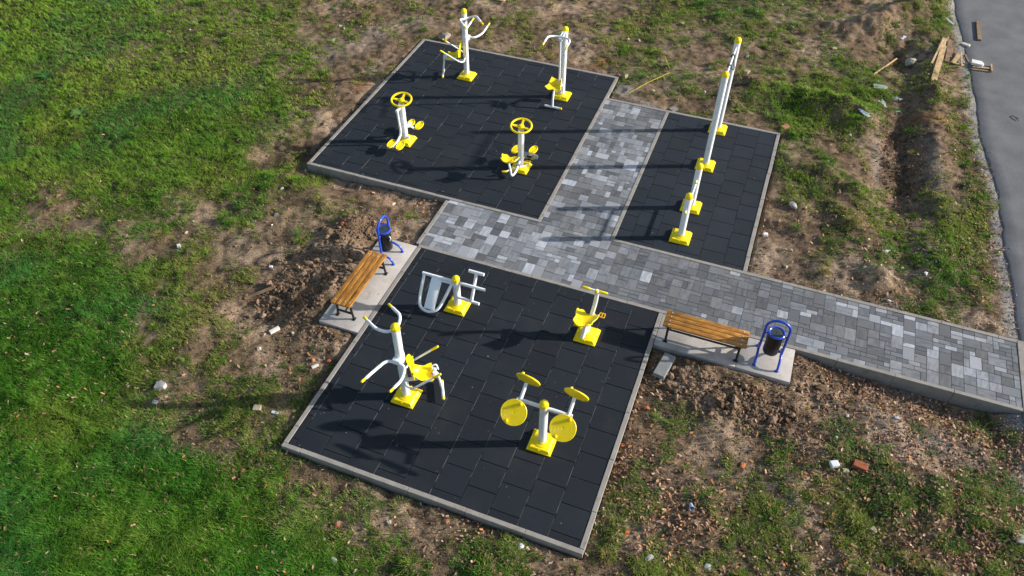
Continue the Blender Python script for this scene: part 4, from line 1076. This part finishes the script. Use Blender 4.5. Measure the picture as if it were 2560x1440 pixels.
slab_piece(2113, 1178, (.10, .08, .04), .3, (.46, .42, .26), 'small pale flat stone between the white block and the red brick', 'stone', 'stone', .6)
slab_piece(1962, 321, (.19, .13, .07), .9, (.40, .16, .09), 'orange brick piece behind the corner of the narrow pad', 'brick', 'brick', .6)
slab_piece(1866, 183, (.17, .13, .08), 1.2, (.30, .25, .20), 'squarish brown stone right of the tall pull-up post', 'stone', 'stone', .6)
slab_piece(2085, 124, (.13, .10, .06), .3, (.46, .40, .20), 'small yellowish block on the bare dirt left of the ditch', 'sponge_block', 'block', .6)
slab_piece(687, 828, (.20, .075, .06), 1.05, (.66, .63, .55), 'white elongated piece of rubble below the left bench', 'rubble_piece', 'rubble', .6)
slab_piece(788, 917, (.13, .05, .04), .9, (.62, .60, .55), 'slim white rubble piece beside the near pad\'s left kerb', 'rubble_piece', 'rubble', .6)
slab_piece(404, 968, (.20, .16, .10), .6, (.46, .43, .40), 'pale grey stone at the border of the lawn and bare soil', 'stone', 'stone', .6, [(-.5, -.4), (.3, -.5), (.5, 0), (.1, .5), (-.3, .4)])
slab_piece(389, 1008, (.09, .07, .05), .2, (.70, .68, .62), 'small white stone just below the pale grey stone on the lawn border', 'stone', 'stone', .6)
slab_piece(2557, 1353, (.24, .15, .07), .1, (.40, .40, .38), 'grey concrete piece at the lower right edge of the view', 'concrete_piece', 'block', .6)
slab_piece(644, 1022, (.14, .12, .06), .3, (.36, .30, .22), 'brown flat stone near the left kerb of the near pad', 'stone', 'stone', .5)
slab_piece(688, 1033, (.13, .05, .03), .1, (.55, .60, .62), 'pale blue-grey shard right of the brown flat stone', 'shard', 'rubble', .6)
slab_piece(678, 669, (.07, .06, .04), .3, (.55, .56, .62), 'small white litter piece in the grass left of the dug soil', 'litter_piece', 'litter', .7)
slab_piece(448, 617, (.10, .07, .04), -.7, (.80, .78, .75), 'bright white stone on the green lawn', 'stone', 'stone', .7)
slab_piece(1912, 590, (.10, .08, .07), .4, (.78, .76, .72), 'white angular stone right of the narrow pad', 'stone', 'stone', .7)
def rock(px, py, s, colr, label, name='stone', cat='stone', flat=.6, seed=0, sink=.3, rz=0, el=1.2):
    p = on_ground(px, py); rg = np.random.default_rng(seed+int(px)); B = IV2*(1+rg.normal(0, .10, (len(IV2), 1)))
    B = B*np.array([el, 1, flat])
    for k in range(9):
        d = rg.normal(0, 1, 3); d /= np.linalg.norm(d); lim = rg.uniform(.45, .75); t = B @ d; B = B-np.clip(t-lim, 0, 9)[:, None]*d
    me = mesh_np(name, B*s/2, IF2, np.repeat(np.array([colr]), len(B), 0)*(.85+.3*rg.random((len(B), 1))), smooth=False)
    o = link(me, M['stone'], name); o.location = p+Vector((0, 0, s*flat*(.5-sink))); o.rotation_euler = (0, 0, rz)
    return tag(o, label, cat)
ROCKS = [
 (2273, 160, .34, (.46, .42, .34), 'large pale boulder lying between the ditch and the timber heap', 'boulder', 'boulder', .6, 1.3),
 (1113, 95, .40, (.36, .31, .26), 'big rough stone behind the back pad, left of the tall machine', 'boulder', 'boulder', .6, 1.3),
 (1982, 517, .22, (.52, .50, .47), 'whitish lumpy stone right of the narrow pad', 'stone', 'stone', .7, 1.3),
 (1562, 193, .24, (.34, .29, .17), 'mossy oblong stone at the back pad\'s right corner', 'stone', 'stone', .6, 1.7),
 (1546, 189, .12, (.36, .09, .05), 'red brick lump touching the back pad\'s right corner', 'brick_lump', 'brick', .6, 1.2),
 (1573, 207, .09, (.42, .29, .18), 'small tan stone below the mossy oblong stone', 'stone', 'stone', .7, 1.1),
 (2181, 1325, .20, (.38, .33, .25), 'oblong tan stone in the lower right grass', 'stone', 'stone', .6, 1.6),
 (1299, 1366, .15, (.62, .64, .70), 'white rounded stone just below the near pad\'s front kerb', 'stone', 'stone', .7, 1.3),
 (1115, 1303, .17, (.36, .16, .09), 'reddish brick lump below the near pad\'s front kerb', 'brick_lump', 'brick', .5, 1.3),
 (1564, 1333, .16, (.46, .13, .04), 'orange brick chunk right of the near pad\'s lowest corner', 'brick_chunk', 'brick', .6, 1.1),
 (1854, 1167, .15, (.48, .16, .06), 'orange brick chip in the grass under the large dirt patch', 'brick_chip', 'brick', .5, 1.5),
 (1768, 1420, .18, (.50, .54, .55), 'pale grey stone at the bottom edge of the view', 'stone', 'stone', .5, 1.5),
 (1627, 1395, .19, (.60, .58, .54), 'pointed white stone near the bottom edge, right of the near pad', 'stone', 'stone', .6, 1.2),
 (2314, 686, .14, (.68, .70, .68), 'white rounded stone on the verge above the path', 'stone', 'stone', .6, 1.3),
 (2221, 753, .12, (.66, .66, .66), 'white stone against the leaf-strewn edge of the path', 'stone', 'stone', .6, 1.1),
 (2254, 672, .16, (.42, .32, .22), 'tan stone beside the gravel strip above the path', 'stone', 'stone', .6, 1.1),
 (2238, 700, .13, (.33, .27, .18), 'brown stone below the tan stone by the gravel strip', 'stone', 'stone', .6, 1.1),
 (1964, 863-240, .06, (.7, .69, .66), 'tiny white stone on the bare dirt right of the narrow pad', 'stone', 'stone', .6, 1.1),
 (1978, 627, .12, (.50, .48, .45), 'grey stone on the bare dirt between the narrow pad and the gravel strip', 'stone', 'stone', .6, 1.2),
 (1964, 668, .14, (.52, .45, .34), 'beige stone at the bare dirt near the path', 'stone', 'stone', .6, 1.2),
 (2124, 338, .14, (.62, .60, .58), 'white flat rubble piece on the bare slope above the ditch end', 'rubble_piece', 'rubble', .5, 1.5),
 (1868, 143, .14, (.68, .66, .64), 'white stone right of the pull-up bar\'s far post', 'stone', 'stone', .7, 1.2),
 (1892, 30, .18, (.54, .47, .42), 'pale flat stone at the top of the view above the pull-up bar', 'stone', 'stone', .5, 1.5),
 (1955, 13, .12, (.64, .60, .54), 'white stone near the top edge on the brown soil', 'stone', 'stone', .6, 1.2),
 (1982, 70, .12, (.50, .50, .52), 'grey stone on the brown soil below the top edge', 'stone', 'stone', .6, 1.2),
 (1878, 203, .10, (.55, .53, .48), 'small pale stone under the squarish brown stone', 'stone', 'stone', .6, 1.1),
 (1658, 52, .15, (.58, .58, .54), 'whitish stone in the rough grass behind the back pad', 'stone', 'stone', .6, 1.3),
 (1706, 60, .15, (.66, .66, .58), 'flat white stone right of the whitish stone behind the back pad', 'stone', 'stone', .4, 1.6),
 (1760, 52, .17, (.40, .22, .14), 'reddish rubble patch stone behind the path\'s far end', 'rubble_piece', 'rubble', .5, 1.4),
 (1608, 38, .16, (.38, .13, .09), 'red brick stone behind the back pad, upper of two', 'brick_chunk', 'brick', .6, 1.2),
 (1608, 56, .18, (.36, .15, .12), 'red brick stone behind the back pad, lower of two', 'brick_chunk', 'brick', .5, 1.3),
 (1596, 82, .14, (.26, .26, .30), 'dark grey stone among grass behind the back pad', 'stone', 'stone', .6, 1.3),
 (1570, 100, .13, (.52, .43, .32), 'cream stone left of the pair of tan stones behind the back pad', 'stone', 'stone', .8, 1.0),
 (1598, 103, .13, (.52, .40, .28), 'right one of the tan stones close together behind the back pad', 'stone', 'stone', .8, 1.0),
 (1640, 97, .13, (.34, .12, .08), 'dark red brick lump right of the tan stones', 'brick_lump', 'brick', .6, 1.0),
 (1632, 228, .15, (.46, .38, .28), 'tan stone beside the yellow tape in the grass', 'stone', 'stone', .6, 1.4),
 (1761, 232, .14, (.54, .50, .42), 'pale stone between the yellow tape and the pull-up posts', 'stone', 'stone', .7, 1.1),
 (2048, 195-12, .14, (.42, .20, .12), 'reddish stone on the bare dirt below the yellowish block', 'rubble_piece', 'rubble', .5, 1.2),
 (2390, 1230, .10, (.5, .42, .34), 'small tan stone in the leaves at the lower right', 'stone', 'stone', .6, 1.2),
 (2065, 1225, .12, (.44, .15, .07), 'orange brick chip right of the lower right lawn tufts', 'brick_chip', 'brick', .5, 1.3),
 (2044, 1226, .10, (.42, .12, .06), 'small orange chip below the white block', 'brick_chip', 'brick', .5, 1.3),
 (2070, 1200, .12, (.42, .13, .06), 'red-brown brick shard below and left of the large red brick', 'brick_chip', 'brick', .4, 1.6),
 (2015, 1160, .12, (.44, .16, .08), 'orange chip left of the white block', 'brick_chip', 'brick', .4, 1.4),
 (2098, 1112, .15, (.46, .18, .10), 'flat pinkish brick piece above the white block', 'brick_chip', 'brick', .4, 1.4),
 (2089, 1094, .09, (.70, .72, .78), 'small white-blue stone above the pinkish brick piece', 'stone', 'stone', .7, 1.0),
 (1967, 1051, .12, (.30, .12, .06), 'dark red brick lump on the dug soil below the right slab', 'brick_lump', 'brick', .6, 1.2),
 (2118, 1040, .12, (.62, .62, .64), 'white rubble lump under the dark weathered stick', 'rubble_piece', 'rubble', .6, 1.1),
 (2240, 1046, .13, (.46, .47, .52), 'grey stone cluster lump on the gravel below the path', 'stone', 'stone', .6, 1.2),
 (1616, 1022, .16, (.40, .13, .07), 'red brick lump beside the near pad\'s right kerb', 'brick_lump', 'brick', .6, 1.1),
 (1635, 1028, .13, (.38, .17, .10), 'brown-red brick lump right beside its redder neighbour at the near pad', 'brick_lump', 'brick', .6, 1.1),
 (1557, 1114, .12, (.48, .14, .05), 'orange chip touching the near pad\'s right kerb', 'brick_chip', 'brick', .5, 1.2),
 (654, 1136, .15, (.42, .10, .04), 'red brick chunk left of the near pad\'s left corner', 'brick_chunk', 'brick', .5, 1.2),
 (606, 1178, .17, (.42, .13, .07), 'long red tile shard below the red chunk left of the near pad', 'tile_shard', 'rubble', .4, 1.8),
 (714, 1190, .16, (.40, .12, .06), 'red tile shard near the near pad\'s left corner', 'tile_shard', 'rubble', .4, 1.7),
 (843, 1315, .14, (.44, .14, .07), 'orange brick chunk below the middle of the front kerb', 'brick_chunk', 'brick', .6, 1.1),
 (972, 1306, .10, (.38, .37, .33), 'grey-brown pebble right of the orange chunk below the front kerb', 'stone', 'stone', .6, 1.1),
 (837, 1405, .18, (.36, .34, .31), 'grey-brown rounded stone near the bottom edge', 'stone', 'stone', .7, 1.2),
 (811, 1350, .10, (.66, .64, .60), 'white pebble above the grey-brown stone near the bottom edge', 'stone', 'stone', .6, 1.2),
 (650, 872, .13, (.66, .60, .48), 'cream stone on the bare soil left of the near pad', 'stone', 'stone', .6, 1.2),
 (782, 902, .12, (.48, .19, .11), 'orange chunk left of the slim white rubble piece', 'brick_chunk', 'brick', .6, 1.1),
 (822, 903, .13, (.46, .10, .06), 'bright red brick chunk close to the near pad\'s left kerb', 'brick_chunk', 'brick', .5, 1.2),
 (732, 833, .09, (.58, .54, .48), 'pale block on the soil right of the white elongated rubble', 'stone', 'stone', .7, 1.0),
 (692, 538, .17, (.22, .23, .20), 'dark grey stone on the rough ground left of the bins', 'stone', 'stone', .6, 1.4),
 (680, 563, .08, (.74, .72, .68), 'small white stone under the dark grey stone', 'stone', 'stone', .6, 1.1),
 (706, 472, .13, (.52, .52, .50), 'light grey stone in the grass left of the back pad\'s corner', 'stone', 'stone', .6, 1.3),
 (764, 428, .12, (.60, .55, .38), 'yellowish stone at the back pad\'s left corner', 'stone', 'stone', .6, 1.1),
 (984, 511, .13, (.60, .53, .38), 'cream stone in the dry grass in front of the back pad', 'stone', 'stone', .6, 1.3),
 (855, 561, .14, (.48, .12, .06), 'red-orange brick chunk on the dug heap left of the left bin', 'brick_chunk', 'brick', .6, 1.2),
 (811, 570, .12, (.34, .12, .08), 'dark red lump on the dug heap, left of the red-orange chunk', 'brick_lump', 'brick', .6, 1.1),
 (1056, 532, .10, (.46, .16, .10), 'small red chip by the path\'s left end', 'brick_chip', 'brick', .5, 1.2),
 (476, 75, .10, (.78, .77, .74), 'lone white stone on the upper lawn', 'stone', 'stone', .6, 1.2),
 (850, 66, .16, (.54, .47, .44), 'pinkish pale stone on the dry path at upper left', 'stone', 'stone', .6, 1.2),
 (861, 72, .10, (.70, .69, .68), 'white stone touching the pinkish pale stone', 'stone', 'stone', .6, 1.2),
 (834, 101, .16, (.66, .68, .68), 'whitish rubble in grass below the pinkish pale stone', 'rubble_piece', 'rubble', .4, 1.4),
 (466, 582, .11, (.56, .50, .40), 'cream stone on the lawn above the bright white stone', 'stone', 'stone', .6, 1.1),
 (482, 554, .12, (.60, .54, .44), 'elongated cream stone on the lawn, uppermost of the pair', 'stone', 'stone', .5, 1.6),
 (1018, 1200, .001, (.5, .5, .5), None, None, None, 1, 1),
]
for px_, py_, s_, c_, l_, nm, ct, fl_, el_ in ROCKS:
    if nm: rock(px_, py_, s_*(1.0 if s_ > .21 else .80), tuple(q*.82 for q in c_), l_, nm, ct, fl_, 3, .28, (px_*.37) % 3.1, el_)
def crumple(px, py, s, label, colr=(.36, .42, .50), el=1.6, rz=0, seed=1):
    p = on_ground(px, py, .02); rg = np.random.default_rng(seed)
    B = IV2*(1+rg.normal(0, .36, (len(IV2), 1)))*np.array([el, .75, .22])*s*.33
    me = mesh_np('plastic_film', B, IF2, None, smooth=False); o = link(me, mat('plastic_film_m%d' % seed, colr, .35, var=.25, scale=25), 'plastic_film'); o.location = p; o.rotation_euler = (0, 0, rz)
    return tag(o, label, 'litter')
crumple(2239, 249, .32, 'crumpled bluish plastic sheet in the ditch', rz=.3, seed=2, el=1.3)
crumple(2206, 258, .26, 'white shredded plastic strip left of the bluish sheet in the ditch', (.62, .61, .60), 2.2, 1.9, 3)
crumple(2242, 280, .16, 'small bluish plastic scrap below the sheet in the ditch', seed=4)
crumple(2161, 284, .26, 'white plastic strip curled on the grass left of the ditch', (.60, .62, .66), 2.6, -.7, 5)
crumple(2259, 95, .20, 'small white plastic scrap in the shaded dip above the boulder', (.55, .57, .64), 2.2, 1.2, 6)
crumple(2365, 50, .34, 'long whitish plastic remnant on the verge beside the road', (.42, .40, .38), 2.8, 2.1, 7)
crumple(2190, 205, .13, 'white scrap touching the broken slab\'s top', (.6, .62, .68), 1.3, 0, 8)
crumple(2213, 630, .17, 'grey crumpled plastic on the verge, above the gravel strip', (.44, .48, .56), 1.3, .5, 9)
crumple(2002, 1, .12, 'bluish scrap at the top edge', (.5, .54, .62), 1.3, .5, 10) if False else None
# paper cup
p = on_ground(1727, 1270, .055); b = MB(); b.lathe([(.026, -.06), (.040, .06), (.036, .06), (.022, -.055)], (0, 0, 0), 24); o = b.build('paper_cup', mat('blue_cup', (.36, .46, .66), .5, var=.15)); o.location = p; o.rotation_euler = (R(62), 0, R(20)); tag(o, 'light blue paper cup lying in the thin grass at the lower right', 'cup')
# yellow tape
b = MB(); q = [on_ground(1573, 235, .03), on_ground(1620, 212, .08), on_ground(1672, 190, .10)]
b.tube(q, .0065, 6); q2 = [on_ground(1673, 181, .10), on_ground(1666, 160, .08), on_ground(1661, 143, .05)]; b.tube(q2, .006, 6)
tag(b.build('marking_tape', mat('yellow_tape', (.62, .52, .03), .5)), 'thin yellow marking tape stretched through the grass behind the paved path', 'tape')
# branches on the road
b = MB(); q = on_ground(2530, 296); b.tube([(q.x-.03, q.y+.06, .01), (q.x+.05, q.y-.03, .03), (q.x+.12, q.y-.14, .015)], .009, 7, .03); b.tube([(q.x+.05, q.y-.03, .03), (q.x+.14, q.y-.04, .02)], .008, 6)
tag(b.build('branch', M['dark']), 'small dark branch lying on the asphalt', 'branch')
# broad-leaved weeds on the lawn
def weed(px, py, n, s, label, colr):
    p = on_ground(px, py); V = []; F = []; C = []
    for k in range(n):
        a = 2*PI*k/n+random.uniform(-.3, .3); L_ = s*random.uniform(.7, 1.2); w_ = L_*.24; d = (math.cos(a), math.sin(a)); l = (-d[1], d[0]); up = random.uniform(.3, .8)
        b0 = len(V)
        for t, wf, zf in ((0, .15, 0), (.3, .8, .5), (.65, 1.0, .8), (1, .1, .75)):
            for s_ in (-1, 0, 1): V.append((p.x+d[0]*t*L_+l[0]*s_*w_*wf, p.y+d[1]*t*L_+l[1]*s_*w_*wf, p.z+.02+zf*up*L_*.6+(.15*w_ if s_ else 0))); C.append(tuple(c*random.uniform(.85, 1.15) for c in colr))
        for r_ in range(3):
            for q_ in range(2): F.append((b0+r_*3+q_, b0+r_*3+q_+1, b0+r_*3+q_+4, b0+r_*3+q_+3))
    return tag(link(mesh_np('weed', np.array(V), np.array(F), np.array(C), smooth=False), M['blade'], 'weed'), label, 'plant', 'broad-leaved weeds on the lawn')
weed(118, 195, 12, .22, 'dark green broad-leaved weed on the upper left lawn', (.045, .13, .03))
weed(205, 288, 10, .26, 'paler broad-leaved weed on the lawn below and right of the dark one', (.10, .19, .05))
weed(245, 80, 9, .12, 'small weed rosette near the upper lawn\'s dry patch', (.09, .18, .04))
